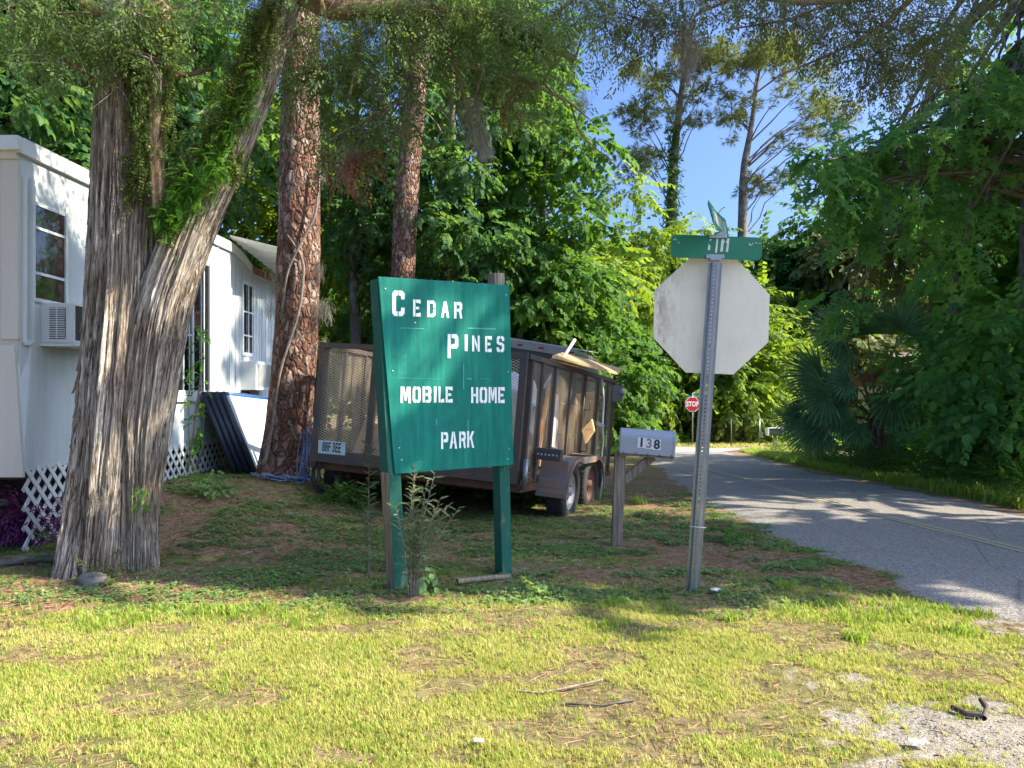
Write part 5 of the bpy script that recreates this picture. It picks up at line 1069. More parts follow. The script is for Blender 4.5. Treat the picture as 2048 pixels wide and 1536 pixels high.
# ---- the twin stemmed cedar ----
CD = 5.68
ct = thing('cedar_tree', (W(215, 0, CD).x, CD, 0), 'big twin stemmed cedar with stringy grey bark and ferns in its fork', 'tree')
def flute(th, u, s):
    dr = u*.55+s; a = 0
    for k, am, ph in ((5, .05, 1.0), (9, .035, 2.2), (17, .03, .4), (31, .022, 4.0), (53, .012, 1.0)): a = a+am*np.sin(k*th+ph+1.4*vnoise(th*0+dr*1.3, k*1.0)*2+.5*np.sin(dr*2.1+k))
    fl = max(0, 1-u/.55); a = a+fl*.10*np.maximum(0, np.sin(3*th+1.0))+fl*.1*np.sin(5*th+.4)
    per = fbm(np.cos(th)*13+s, np.sin(th)*13, u*1.6)-.5; g1 = np.abs(fbm(np.cos(th)*7+s+3, np.sin(th)*7+8, u*.9, 3)-.5); g2 = np.abs(fbm(np.cos(th)*15+s, np.sin(th)*15+4, u*1.5, 2)-.5)
    return a+per*.2-.10*np.maximum(0, 1-g1/.035)-.045*np.maximum(0, 1-g2/.05)
l1 = [pw(196, 1175, 196, CD), pw(200, 1135, 178, CD), pw(207, 1040, 160, CD), pw(222, 900, 158, CD), pw(234, 740, 154, CD), pw(247, 600, 150, CD), pw(252, 470, 148, CD), pw(258, 300, 142, CD), pw(260, 120, 136, CD), pw(262, -60, 124, CD), pw(268, -300, 104, CD), pw(275, -900, 60, CD)]
V, F, U = limb(l1, 260, 300, flute, 0, .8); tk = npmesh('trunk', V, F, M['cedar_bark'], ct, True, uv=U)
l2 = [pw(280, 1160, 80, CD-.02), pw(278, 1100, 72, CD-.03), pw(281, 1000, 76, CD-.03), pw(290, 850, 104, CD-.02), pw(312, 700, 116, CD), pw(332, 600, 114, CD), pw(375, 480, 102, CD+.02), pw(414, 390, 94, CD+.05), pw(460, 290, 90, CD+.08), pw(508, 190, 84, CD+.1), pw(565, 0, 74, CD+.12), pw(630, -130, 66, CD+.1), pw(760, -460, 46, CD)]
V, F, U = limb(l2, 200, 260, flute, 5, .85); npmesh('stem', V, F, M['cedar_bark'], ct, True, uv=U)
l3 = [pw(318, 420, 26, CD-.2), pw(312, 300, 34, CD-.2), pw(318, 150, 46, CD-.16), pw(318, 20, 50, CD-.1), pw(312, -160, 44, CD-.1)]
V, F, U = limb(l3, 40, 60, flute, 9, .8); npmesh('stem', V, F, M['cedar_red'], ct, True, uv=U)
bl_ = [[pw(590, -30, 60, 5.8), pw(660, 16, 50, 5.85), pw(760, 14, 42, 5.9), pw(880, 28, 38, 6.0), pw(990, 42, 34, 6.1), pw(1080, 75, 24, 6.2), pw(1150, 120, 14, 6.2)],
       [pw(860, 30, 18, 6.0), pw(890, 80, 14, 6.0), pw(912, 128, 13, 6.0), pw(930, 200, 9, 6.0), pw(945, 270, 5, 6.0)], [pw(912, 128, 10, 6.0), pw(980, 145, 9, 6.1), pw(1060, 165, 7, 6.2), pw(1140, 205, 5, 6.3), pw(1180, 240, 2, 6.3)],
       [pw(912, 128, 7, 6.0), pw(930, 110, 6, 6.0), pw(938, 80, 3, 6.0)], [pw(200, 170, 22, 5.6), pw(165, 140, 16, 5.5), pw(130, 122, 6, 5.4)], [pw(240, 60, 40, 5.6), pw(150, -10, 26, 5.4), pw(40, -30, 16, 5.2)],
       [pw(330, 150, 16, 5.7), pw(380, 150, 10, 5.8), pw(430, 135, 5, 5.9)], [pw(640, -10, 10, 5.6), pw(655, 50, 5, 5.6), pw(680, 100, 3, 5.6)], [pw(1080, 60, 12, 6.2), pw(1130, 10, 8, 6.2), pw(1200, -30, 6, 6.3)], [pw(1140, 205, 4, 6.3), pw(1160, 270, 3, 6.4), pw(1230, 330, 2, 6.4)],
       [pw(700, 15, 14, 5.9), pw(720, 90, 8, 5.9), pw(700, 190, 5, 5.8)], [pw(800, 20, 12, 6.0), pw(830, 100, 7, 6.0), pw(800, 200, 4, 6.0)], [pw(1000, 45, 12, 6.1), pw(1010, 130, 6, 6.2), pw(985, 220, 3, 6.2)]]
limbs('branch', bl_, M['cedar_red'], ct, 10, 22, rough)
def rclumps(regs, seed):
    st = random.Random(seed); cs, rs = [], []
    for (x0, y0, x1, y1, n, r, d0, d1) in regs:
        for i in range(n): p = W(st.uniform(x0, x1), st.uniform(y0, y1), st.uniform(d0, d1)); cs.append(tuple(p)); rs.append(r*st.uniform(.7, 1.25))
    return cs, rs
cs, rs = rclumps([(0, -60, 330, 60, 26, .22, 5.0, 5.5), (60, 20, 330, 130, 15, .2, 5.1, 5.5), (110, 70, 320, 170, 7, .14, 5.2, 5.5), (195, 160, 270, 195, 3, .09, 5.3, 5.4), (0, 20, 120, 90, 8, .18, 5.2, 5.6),
    (620, -40, 1180, 60, 44, .24, 5.5, 6.4), (610, 50, 1150, 150, 34, .22, 5.7, 6.5), (630, 140, 960, 240, 20, .2, 5.8, 6.4), (980, 120, 1130, 200, 8, .2, 6.0, 6.5), (640, 220, 900, 300, 12, .17, 5.8, 6.4), (700, 290, 800, 340, 4, .12, 5.9, 6.2), (340, -60, 520, 10, 10, .2, 5.3, 5.9), (560, 60, 650, 170, 7, .17, 5.8, 6.2)], 4)
V, F, r = join(clumpspray('cedar', cs, rs, 230, .8, .7, .7)); npmesh('crown', V, F, M['cedar_leaf'], ct, rnd=r)
def twigs(cs, limbpts, r0, parent, seed):
    nodes = [Vector(p[:3]) for l in limbpts for p in l]; out = []
    for i, c in enumerate(sorted(cs, key=lambda c: min((Vector(c)-n_).length for n_ in nodes))):
        c = Vector(c); s = min(nodes, key=lambda n_: (n_-c).length)
        if (s-c).length < 1.6: out.append(branchpath(tuple(s), tuple(c), r0, .04, seed+i)); nodes.append(c)
        for e in range(2): a = Vector((random.gauss(0, .14), random.gauss(0, .12), -abs(random.gauss(0, .14)))); out.append([(*c, .003), (*(c+a*.5+Vector((.02, 0, .01))), .0022), (*(c+a), .001)])
    limbs('twigs', out, M['twig'], parent, 4, 6)['kind'] = 'stuff'
twigs(cs, bl_, .006, ct, 300)
cs, rs = rclumps([(-200, -520, 1250, -330, 26, .4, 5.2, 7.2), (-100, -1000, 1000, -500, 24, .7, 4.9, 7.2)], 5)
V, F, r = join(clumpspray('cedar', cs, rs, 40, 1.8, .7, .4)); npmesh('upper_crown', V, F, M['cedar_leaf'], ct, rnd=r)
cs, rs = rclumps([(680, 260, 730, 320, 3, .1, 5.9, 6.0), (745, 255, 760, 280, 1, .07, 6, 6), (1000, 150, 1040, 190, 2, .1, 6, 6.1), (760, 100, 790, 130, 1, .08, 6, 6)], 6)
V, F, r = join(clumpspray('cedar', cs, rs, 900, .8, .7, .7)); npmesh('dead_sprays', V, F, M['dead'], ct, rnd=r)
def mossy(parent, pts, sc, name='hanging_moss'):
    pos, s = [], []
    for (px, py, d, n, k) in pts:
        for i in range(n): p = W(px+random.uniform(-14, 14), py+random.uniform(-12, 12), d+random.uniform(-.05, .05)); pos.append(tuple(p)); s.append(sc*k*random.uniform(.6, 1.2))
    pos = np.array(pos); f = np.tile([0, 1.0, 0], (len(pos), 1))+rng.normal(0, .3, (len(pos), 3))*[1, 1, 0]; V, F, r = join(scatter('moss', pos, f, s, .05)); return npmesh(name, V, F, M['moss'], parent, rnd=r)
mossy(ct, [(950, 190, 6.0, 9, 1), (955, 240, 6.0, 12, .9), (970, 285, 6.0, 12, .55), (700, 290, 5.9, 7, .7), (690, 320, 5.9, 5, .6), (730, 30, 5.9, 8, .8), (800, 60, 6, 6, .8), (640, 60, 5.7, 5, .9), (1090, 90, 6.2, 6, .7), (1160, 180, 6.3, 5, .7), (830, 200, 6.0, 6, .7), (795, 235, 6.0, 5, .6), (760, 215, 6.0, 5, .7), (200, 980, 5.3, 7, .45), (205, 1010, 5.3, 4, .45)], .8)
# ferns on the bark
def onstem(path, n, t0, t1, side, spread, rr=1.0):
    Q, u = interp(path, 60); out, fw_ = [], []
    for i in range(n):
        k = int((t0+(t1-t0)*random.random())*59); q = Q[k]; a = side+random.gauss(0, spread); nrm = Vector((math.sin(a), -math.cos(a), 0)); p = Vector(q[:3])+nrm*q[3]*rr; out.append(tuple(p)); fw_.append((nrm.x+random.uniform(-.4, .4), nrm.y+random.uniform(-.3, .3), random.uniform(-1.0, .3)))
    return out, fw_
ps, fs_ = [], []
for i in range(330):
    t = random.random(); px = 322+t*118+random.gauss(0, 15); py = 425-t*110+random.gauss(0, 24)+abs(random.gauss(0, 14)); ps.append(tuple(W(px, py, CD-.16-random.uniform(0, .14)-.06*(1-t)))); fs_.append((random.uniform(-.8, .8), random.uniform(-1, -.1), random.uniform(-1.1, .2)))
for i in range(150):
    t = random.random(); px = 420+t*95+random.gauss(0, 13); py = 320-t*160+random.gauss(0, 22); ps.append(tuple(W(px, py, CD-.15-random.uniform(0, .08)))); fs_.append((random.uniform(-.8, .5), random.uniform(-1, -.1), random.uniform(-1.1, .2)))
for i in range(14): ps.append(tuple(W(290+random.gauss(0, 6), 995+random.gauss(0, 18), CD-.2))); fs_.append((random.uniform(-.8, .8), -.6, random.uniform(-1, 0)))
V, F, r = join(scatter('fern', ps, fs_, np.full(len(ps), .55)*rng.uniform(.6, 1.2, len(ps)), .5)); npmesh('fern', V, F, M['fern'], ct, rnd=r)
ps, fs_ = [], []
def mat_region(pts, n, d0, sx, sy):
    for i in range(n):
        t = random.random()*(len(pts)-1); k = int(t); f = t-k; px = pts[k][0]*(1-f)+pts[k+1][0]*f+random.gauss(0, sx); py = pts[k][1]*(1-f)+pts[k+1][1]*f+random.gauss(0, sy)
        ps.append(tuple(W(px, py, d0+random.uniform(-.04, .03)))); fs_.append((random.uniform(-.5, .5), random.uniform(-.6, 0), random.uniform(-1.3, -.2)))
mat_region([(275, 20), (275, 150), (285, 290), (265, 370)], 650, CD-.24, 14, 18); mat_region([(548, -10), (505, 100), (475, 180), (435, 270), (395, 340), (360, 380)], 2600, CD-.16, 19, 16); mat_region([(335, 30), (330, 180), (335, 300)], 300, CD-.2, 14, 14); mat_region([(680, 15), (860, 22), (1020, 55), (1100, 85)], 700, 5.95, 10, 13); mat_region([(322, 395), (340, 455)], 260, CD-.2, 12, 10); mat_region([(455, 340), (480, 310)], 120, CD-.1, 12, 12)
V, F, r = join(scatter('dryfern', ps, fs_, np.full(len(ps), .9)*rng.uniform(.6, 1.4, len(ps)), .6)); npmesh('dry_fern_mat', V, F, M['fern_dry'], ct, rnd=r)
# bark shreds on the left outline
for i in range(26):
    b = MB(); y_ = random.uniform(420, 1000); x_ = np.interp(y_, [420, 600, 740, 900, 1040], [176, 172, 156, 144, 128])+random.uniform(-2, 6); p = W(x_, y_, CD-.1); b.prism([p, p+Vector((.01, 0, 0)), p+Vector((random.uniform(-.03, .01), -.01, -.09)), p+Vector((random.uniform(-.035, .0), -.01, -.09))], (0, .004, 0)); b.build('bark_shred', M['cedar_red'], ct)

# ---- pines ----
P1 = 9.0
p1t = thing('pine_tree', (W(566, 0, P1).x, P1, float(T(W(566, 0, P1).x, P1))), 'thick pine trunk with plated red brown bark between mobile home and trailer', 'tree', 'tall pines')
def plate(th, u, s): return .06*(fbm(np.cos(th)*2.6+s, np.sin(th)*2.6, u*3)-.5)*2+.05*(vnoise(np.cos(th)*7+s, np.sin(th)*7, u*6)-.5)
V, F, U = limb([pw(562, 985, 112, P1), pw(565, 950, 98, P1), pw(578, 850, 90, P1), pw(592, 700, 84, P1), pw(598, 500, 83, P1), pw(600, 300, 79, P1), pw(602, 100, 72, P1), pw(608, -200, 62, P1), pw(615, -900, 45, P1), pw(620, -1500, 20, P1)], 90, 240, plate, 0); npmesh('trunk', V, F, M['pine_bark'], p1t, True, uv=U)
cs, rs = rclumps([(350, -1500, 850, -800, 26, .7, 7.5, 10.5)], 8)
V, F, r = join(clumpspray('needle', cs, rs, 60, 1.0, .5)); npmesh('crown', V, F, M['pine_needle'], p1t, rnd=r)
limbs('branch', [branchpath(tuple(W(615, -850, P1)), c, .06, .1, i) for i, c in enumerate(cs)], M['bark'], p1t, 6, 8)
vn = [pw(575, 470, 3, P1-.25), pw(610, 520, 6, P1-.27), pw(600, 620, 6, P1-.27), pw(560, 740, 6, P1-.26), pw(545, 850, 6, P1-.27), pw(530, 930, 7, P1-.26)]
vn2 = [pw(640, 330, 5, P1-.2), pw(632, 430, 5, P1-.24), pw(600, 490, 5, P1-.27), pw(575, 540, 5, P1-.26), pw(562, 640, 5, P1-.22)]
limbs('vine', [vn, vn2], M['twig'], p1t, 7, 40, rough)
mossy(p1t, [(556, 540, P1-.15, 7, .9), (553, 600, P1-.15, 7, .8), (642, 520, P1-.1, 5, .8), (645, 600, P1-.1, 7, .9), (645, 330, P1-.1, 5, .8), (640, 250, P1-.1, 6, .8), (565, 220, P1-.1, 5, .8), (646, 680, P1-.1, 4, .6)], .8)
def bgpine(path, d, label, clr, nlen, seed, extra=None, vine=False, nb=26, per=70, rs_=1.0):
    st = random.Random(seed); q = G(path[0][0], path[0][1]) if False else None
    base = W(path[0][0], 0, d); base.z = float(T(base.x, d)); t = thing('pine_tree', base, label, 'tree', 'tall pines')
    P = [(base.x, d, base.z-.2, path[0][2]/2/FPX*d*1.2)]+[pw(x, y, w_, d) for x, y, w_ in path]
    V, F, U = limb(P, 24, 60, plate, seed); npmesh('trunk', V, F, M['pine_bark'] if d < 20 else M['bark'], t, True, uv=U)
    cs, rs, br, mains = [], [], [], []
    Q, u = interp(P, 100)
    for (x0, y0, x1, y1, n, r_) in clr:
        for i in range(n):
            px, py = st.uniform(x0, x1), st.uniform(y0, y1); c = W(px, py, d+st.uniform(-2.2, 2.2)); 
            zt = c.z-st.uniform(.5, 3.0)-abs(c.x-base.x)*.5; k = int(np.argmin(abs(Q[:, 2]-zt))); s0 = Q[k]; R_ = r_*.62*rs_*st.uniform(.6, 1.2); cs.append(tuple(c)); rs.append(R_)
            pv = [q_ for q_ in mains if (q_-c).length < 2.6 and abs(q_.x-base.x) < abs(c.x-base.x)]
            if pv and i % 3: s1 = min(pv, key=lambda q_: (q_-c).length); br.append(branchpath(tuple(s1), c, .03, .05, seed*31+i))
            else: br.append(branchpath(s0[:3], c, max(.03, min(.06, s0[3]*.35)), .05, seed*31+i))
            mains.append(c.copy())
            for e in range(4): c2 = c+Vector((st.uniform(-1, 1), st.uniform(-1, 1), st.uniform(-.4, .6)))*R_*1.5; br.append([(*c, .022), (*c2, .01)]); cs.append(tuple(c2)); rs.append(R_*.5)
    limbs('branch', br, M['bark'], t, 5, 7)
    V, F, r = join(clumpspray('needle', cs, rs, per, nlen, .5, .0, 1.0, 1.0)); npmesh('crown', V, F, M['pine_needle'], t, rnd=r)
    if vine:
        vp, vf = [], []
        for i in range(700): k = st.uniform(0, 1); y_ = 480-k*230; c = W(np.interp(y_, [250, 480], [1347, 1342])+st.gauss(0, 9), y_, d+st.uniform(-.6, .1)); vp.append(tuple(c)); vf.append((st.uniform(-1, 1), -.5, st.uniform(-1, .2)))
        V, F, r = join(scatter('broad', vp, vf, np.full(len(vp), .7), .8)); npmesh('ivy', V, F, M['leaf_mid'], t, rnd=r)
    return t
bgpine([(800, 960, 58), (805, 560, 48), (812, 400, 48), (822, 280, 44), (832, 180, 42), (845, 50, 36), (858, -200, 28), (870, -700, 14)], 13.5, 'slimmer pine trunk rising behind the green sign', [(600, -600, 1150, -150, 14, .8)], 1.2, 3)
bgpine([(1343, 800, 26), (1342, 480, 24), (1345, 360, 20), (1352, 270, 15), (1362, 190, 11), (1370, 110, 6)], 57, 'tall ivy clad pine against the sky left of the street blades', [(1250, 230, 1330, 350, 7, 1.0), (1230, 120, 1310, 250, 7, 1.0), (1300, 60, 1440, 150, 9, 1.1), (1380, 170, 1440, 260, 5, .9), (1290, 150, 1400, 230, 5, .9)], 1.6, 5, None, True, per=52, rs_=1.42)
bgpine([(1487, 800, 24), (1485, 480, 20), (1486, 400, 18), (1488, 330, 15), (1500, 270, 11), (1510, 200, 8), (1520, 130, 4)], 55, 'tall open crowned pine against the sky right of the street blades', [(1440, 80, 1600, 140, 12, 1.0), (1500, 110, 1650, 220, 13, 1.0), (1560, 200, 1690, 300, 8, .9), (1440, 180, 1520, 300, 7, .85), (1540, 290, 1600, 370, 5, .8), (1500, 340, 1560, 400, 4, .8), (1600, 200, 1720, 250, 5, .8)], 1.6, 9, per=52, rs_=1.42)

# ---- broadleaf trees ----
def bt(px, d, ztop_py, zlow_py, wpx, label, kind, mat, n, cr, per, sc, tr=.14, name='broadleaf_tree', group=None, seed=0, depth=None, shell=.45, down=.35, flat=.65):
    b_ = W(px, 0, d); b_.z = float(T(b_.x, d)); zt = CAMH+(HY-ztop_py)/FPX*d-b_.z; z0 = CAMH+(HY-zlow_py)/FPX*d-b_.z; rx = wpx/2/FPX*d
    return tree(name, b_, zt, rx, z0, label, 'tree', kind, mat, n, cr, per, sc, tr, group, depth or rx, seed, flat=flat, shell=shell, down=down)
GB = 'dark broadleaf trees behind the trailer'; GL_ = 'sunlit trees beyond the road bend'; GR = 'trees on the right of the road'; GH = 'trees behind the mobile home'
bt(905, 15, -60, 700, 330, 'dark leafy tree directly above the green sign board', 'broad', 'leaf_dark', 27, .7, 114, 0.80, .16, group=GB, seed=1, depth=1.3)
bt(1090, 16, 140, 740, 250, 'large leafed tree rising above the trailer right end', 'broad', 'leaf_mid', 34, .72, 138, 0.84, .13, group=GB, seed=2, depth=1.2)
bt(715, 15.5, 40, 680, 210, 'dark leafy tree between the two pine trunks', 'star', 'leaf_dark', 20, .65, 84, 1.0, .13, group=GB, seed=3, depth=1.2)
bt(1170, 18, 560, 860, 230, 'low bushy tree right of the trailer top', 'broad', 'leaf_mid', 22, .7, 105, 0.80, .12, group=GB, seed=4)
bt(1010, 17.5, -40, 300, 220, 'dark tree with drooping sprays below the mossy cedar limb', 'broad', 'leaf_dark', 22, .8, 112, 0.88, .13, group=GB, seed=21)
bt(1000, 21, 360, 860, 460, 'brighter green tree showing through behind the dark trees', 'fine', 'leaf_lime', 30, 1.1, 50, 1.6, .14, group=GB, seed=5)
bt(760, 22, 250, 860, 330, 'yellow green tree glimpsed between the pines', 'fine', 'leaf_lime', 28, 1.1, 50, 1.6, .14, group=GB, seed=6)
bt(45, 13.5, -120, 420, 330, 'dark tree above the near end of the mobile home roof', 'leaf', 'leaf_dark', 34, .8, 85, 1.15, .16, group=GH, seed=7, depth=1.5)
bt(385, 16.5, -150, 520, 330, 'leafy green tree seen through the fork of the cedar', 'broad', 'leaf_dark', 40, .8, 99, 0.88, .16, group=GH, seed=8, depth=1.7)
bt(190, 21, -200, 400, 420, 'taller paler tree behind the cedar trunk', 'fine', 'leaf_mid', 36, 1.1, 50, 1.6, .18, group=GH, seed=9)
bt(500, 21, 60, 620, 330, 'pale green tree between cedar stem and pine', 'fine', 'leaf_lime', 30, 1.0, 55, 1.5, .15, group=GH, seed=10)
# far row beyond the bend
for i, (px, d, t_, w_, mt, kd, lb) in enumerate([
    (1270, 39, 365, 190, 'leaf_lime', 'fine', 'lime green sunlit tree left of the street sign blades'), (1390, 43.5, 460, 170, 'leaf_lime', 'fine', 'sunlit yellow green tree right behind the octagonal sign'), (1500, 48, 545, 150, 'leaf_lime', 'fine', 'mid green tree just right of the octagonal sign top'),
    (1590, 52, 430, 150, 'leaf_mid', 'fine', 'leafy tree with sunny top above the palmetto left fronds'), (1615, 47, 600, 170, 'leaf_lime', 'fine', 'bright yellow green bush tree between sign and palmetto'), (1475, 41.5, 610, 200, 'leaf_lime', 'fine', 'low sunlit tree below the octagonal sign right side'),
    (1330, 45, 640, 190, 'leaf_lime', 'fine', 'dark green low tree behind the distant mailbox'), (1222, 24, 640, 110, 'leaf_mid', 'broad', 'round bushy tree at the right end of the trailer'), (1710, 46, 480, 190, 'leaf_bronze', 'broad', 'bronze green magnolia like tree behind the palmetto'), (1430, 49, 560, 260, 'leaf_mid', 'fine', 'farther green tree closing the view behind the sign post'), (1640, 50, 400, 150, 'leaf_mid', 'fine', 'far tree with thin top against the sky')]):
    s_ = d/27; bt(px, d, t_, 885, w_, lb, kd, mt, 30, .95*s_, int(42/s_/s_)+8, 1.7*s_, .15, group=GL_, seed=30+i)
# right side
bt(1865, 19, 690, 890, 210, 'green bush behind the palmetto hiding the tan house', 'leaf', 'leaf_mid', 20, .7, 70, 1.2, .06, 'large_shrub', GR, 57)
bt(1870, 19, 240, 640, 230, 'brownish green tree behind the dark right hand boughs', 'broad', 'leaf_bronze', 22, .8, 40, 1.2, .15, group=GR, seed=50)
bt(2060, 12.5, -300, 640, 400, 'dark tall tree closing the right edge of the view', 'fine', 'leaf_mid', 24, .75, 50, 1.25, .2, group=GR, seed=51, depth=1.8, shell=.3)
bt(1900, 14.5, 60, 520, 250, 'dark star leafed tree reaching left over the road', 'star', 'leaf_mid', 16, .5, 60, 1.0, .14, group=GR, seed=52, depth=1.5, shell=.2)
bt(2030, 10.8, 590, 950, 240, 'big leafed green shrub crowding the road edge on the right', 'leaf', 'leaf_right', 30, .42, 120, 1.0, .05, 'large_shrub', GR, 53, .9, .2)
bt(1950, 13.2, 590, 840, 190, 'arching leafy sapling just behind the palmetto', 'leaf', 'leaf_right', 22, .4, 110, 1.0, .05, 'large_shrub', GR, 54, 1.0, .2)
# boughs of star leaves reaching into the sky gap
t = thing('sweetgum_tree', (8.6, 12.2, float(T(8.6, 12.2))), 'sweetgum with star shaped leaves hanging against the blue sky', 'tree', GR)
limbs('trunk', [[(8.6, 12.2, -.4, .22), (8.6, 12.2, 3, .18), (8.3, 11.8, 6, .13), (8, 11.5, 9, .06)]], M['bark'], t, 14, 24, rough)
cs, rs = rclumps([(1640, 285, 1790, 400, 13, .34, 9.6, 11), (1720, 180, 1900, 330, 9, .34, 9.6, 11.5), (1800, 300, 2000, 520, 8, .38, 10, 12), (1650, 560, 1760, 620, 3, .3, 11, 12), (1880, 60, 2048, 260, 9, .38, 9.5, 11.5), (1690, 380, 1800, 480, 8, .32, 10, 11)], 60)
V, F, r = join(clumpspray('star', cs, rs, 95, .85, .8, .5)); npmesh('crown', V, F, M['leaf_right'], t, rnd=r)
limbs('branch', [branchpath((8.35, 11.9, 4.2+.1*i), c, .05, .05, i+90) for i, c in enumerate(cs)], M['bark'], t, 5, 9)
# right cedar, trunk outside the frame
t = thing('cedar_tree', (7.3, 6.3, 0), 'brownish cedar whose mossy boughs hang across the top right of the sky', 'tree')
limbs('trunk', [[(7.3, 6.3, -.2, .3), (7.3, 6.3, 2, .24), (7.2, 6.4, 5, .2), (7.1, 6.3, 10, .08)]], M['cedar_bark'], t, 24, 30, rough)
cs, rs = rclumps([(1130, -60, 1360, 40, 15, .24, 6.0, 6.9), (1170, 20, 1330, 110, 10, .2, 6.1, 6.8), (1340, -60, 1560, 30, 12, .22, 6.0, 6.8), (1540, -60, 1900, 50, 24, .26, 6.0, 6.9), (1640, 30, 1900, 130, 24, .25, 6.0, 6.8), (1720, 120, 1860, 180, 8, .2, 6.1, 6.7), (1560, 20, 1640, 80, 4, .18, 6.1, 6.6), (1360, 40, 1400, 110, 2, .14, 6.2, 6.4), (1860, -60, 2048, 40, 8, .25, 6, 6.8)], 61)
V, F, r = join(clumpspray('cedar', cs, rs, 200, .8, .7, .8)); npmesh('crown', V, F, M['cedar_brown'], t, rnd=r)
limbs('branch', [[(7.2, 6.4, 4.6, .1), pw(2100, -160, 26, 6.4), pw(1850, -30, 22, 6.4), pw(1650, 10, 14, 6.4), pw(1480, -10, 9, 6.4), pw(1250, -20, 5, 6.4)], [pw(1850, -30, 14, 6.4), pw(1760, 60, 9, 6.4), pw(1660, 110, 5, 6.4)], [pw(1660, 110, 5, 6.4), pw(1560, 150, 4, 6.4), pw(1480, 210, 3, 6.4)], [pw(1650, 10, 7, 6.4), pw(1580, 40, 5, 6.4), pw(1450, 60, 3, 6.4)], [pw(1480, -10, 7, 6.4), pw(1390, 30, 5, 6.4), pw(1375, 120, 3, 6.4)]], M['cedar_red'], t, 7, 14)
twigs(cs, [[pw(1850, -30, 22, 6.4), pw(1650, 10, 14, 6.4), pw(1480, -10, 9, 6.4), pw(1250, -20, 5, 6.4), pw(1760, 60, 9, 6.4)]], .005, t, 500)
mossy(t, [(1375, 70, 6.3, 12, 1.0), (1378, 110, 6.3, 9, .9), (1370, 30, 6.3, 8, .9), (1230, 60, 6.4, 4, .7), (1640, 60, 6.4, 5, .7), (1610, 20, 6.4, 6, .8), (1560, 0, 6.4, 5, .8), (1780, 130, 6.3, 8, .7), (1300, 30, 6.3, 5, .7)], .8)
cs = [(random.uniform(5.6, 10.5), random.uniform(5.2, 6.9), random.uniform(5.2, 11.5)) for i in range(26)]; rs = [random.uniform(.6, 1.0) for _ in cs]
V, F, r = join(clumpspray('cedar', cs, rs, 34, 2.6, .7, .3)); npmesh('upper_crown', V, F, M['cedar_brown'], t, rnd=r)
# neighbouring shade trees just outside the right edge of the view
st = random.Random(5)
def shade(x, y, rx_, ry_, z0, z1, n, label, seed, cr=.95, per=26):
    b_ = Vector((x, y, float(T(x, y)))); return tree('shade_tree', b_, z1, rx_, z0, label, 'tree', 'broad', 'leaf_right', n, cr, per, 2.0, .2, 'shade trees right of the road', ry_, seed, shell=.05)
shade(10.2, 5.22, 2.6, .55, 1.6, 13.5, 60, 'roadside tree shading the lawn around the sign', 70, .72, 36)
shade(10.8, 9.95, 2.8, 1.75, 1.0, 17, 82, 'roadside tree shading the road near the trailer', 71, .78, 17)
shade(11.5, 14.6, 2.4, 2.2, 1.0, 7.5, 34, 'roadside tree shading the far lane', 72)
shade(13.5, 20, 2.6, 3, 1.0, 7.0, 30, 'roadside tree before the road bend', 73)
# distant wood
pos, sc_ = [], []
n = 15000; x = rng.uniform(-75, 75, n); y = 52+rng.random(n)*14+np.abs(x)*.0; hh = 9.0+4*fbm(x*.12, y*.12, 4.); 
x2 = rng.uniform(-60, -14, 6000); y2 = rng.uniform(18, 52, 6000)
x = np.concatenate([x, x2]); y = np.concatenate([y, y2]); hh = np.concatenate([hh, 9+4*fbm(x2*.12, y2*.12, 4.)])
z = T(x, y)+hh*rng.random(len(x))**.8; k = ~((x > 2) & (x < 9) & (z > 5.2+2*fbm(x*.6, 0*x, 3.))); x, y, z = x[k], y[k], z[k]
f = rng.normal(0, 1, (len(x), 3)); V, F, r = join(scatter('broad', np.stack([x, y, z], 1), f, rng.uniform(2.2, 4.2, len(x)), 1)); o = npmesh('distant_trees', V, F, M['leaf_mid'], rnd=r); tag(o, 'distant green wood closing the background', 'woodland', kind='stuff')

# ---- palmettos ----
PD = 14.5
def fan(parent, hub, crownp, ang, rpx, seed, face=.35, name='frond'):
    st = random.Random(seed); s = rpx/FPX*hub.y; a = R(ang); A = Vector((math.cos(a), st.uniform(-.35, .1), math.sin(a))).normalized(); Nn = Vector((st.uniform(-.5, .5), -1, st.uniform(.1, .5))); S = A.cross(Nn).normalized(); Nn = S.cross(A); V = []; F = []; r = []; n = 34
    for i in range(n):
        t = -1+2*i/(n-1); th = t*R(88); D = A*math.cos(th)+S*math.sin(th); L = s*(1-.28*abs(t)**1.5)*st.uniform(.92, 1.06); w_ = .024*s; D = (D-Nn*(-.18*abs(t)))
        P = Vector(hub); d = D.normalized(); side = d.cross(Nn).normalized(); b = len(V); m = 5
        for j in range(m+1):
            f = j/m; ww = w_*(math.sin(math.pi*min(f*.75+.12, 1))+.05)*(1 if f < 1 else .1); fold = Nn*(-.01*s if i % 2 else .01*s)
            V += [P-side*ww+fold, P+side*ww-fold]
            if j < m: F.append((b+2*j, b+2*j+1, b+2*j+3, b+2*j+2)); r.append(.25+.5*st.random()+(.3 if f > .8 else 0))
            drop = .03+.42*max(0, f-.4)**1.1; d = (d+Vector((0, 0, -drop*(.7+st.random()*.5)))).normalized(); P = P+d*(L/m)
    o = npmesh(name, [tuple(v) for v in V], np.array(F), M['palm'], parent, rnd=r)
    c = Vector(crownp); md = (c+hub)/2+Vector((0, 0, .12)); return (c, md, Vector(hub))
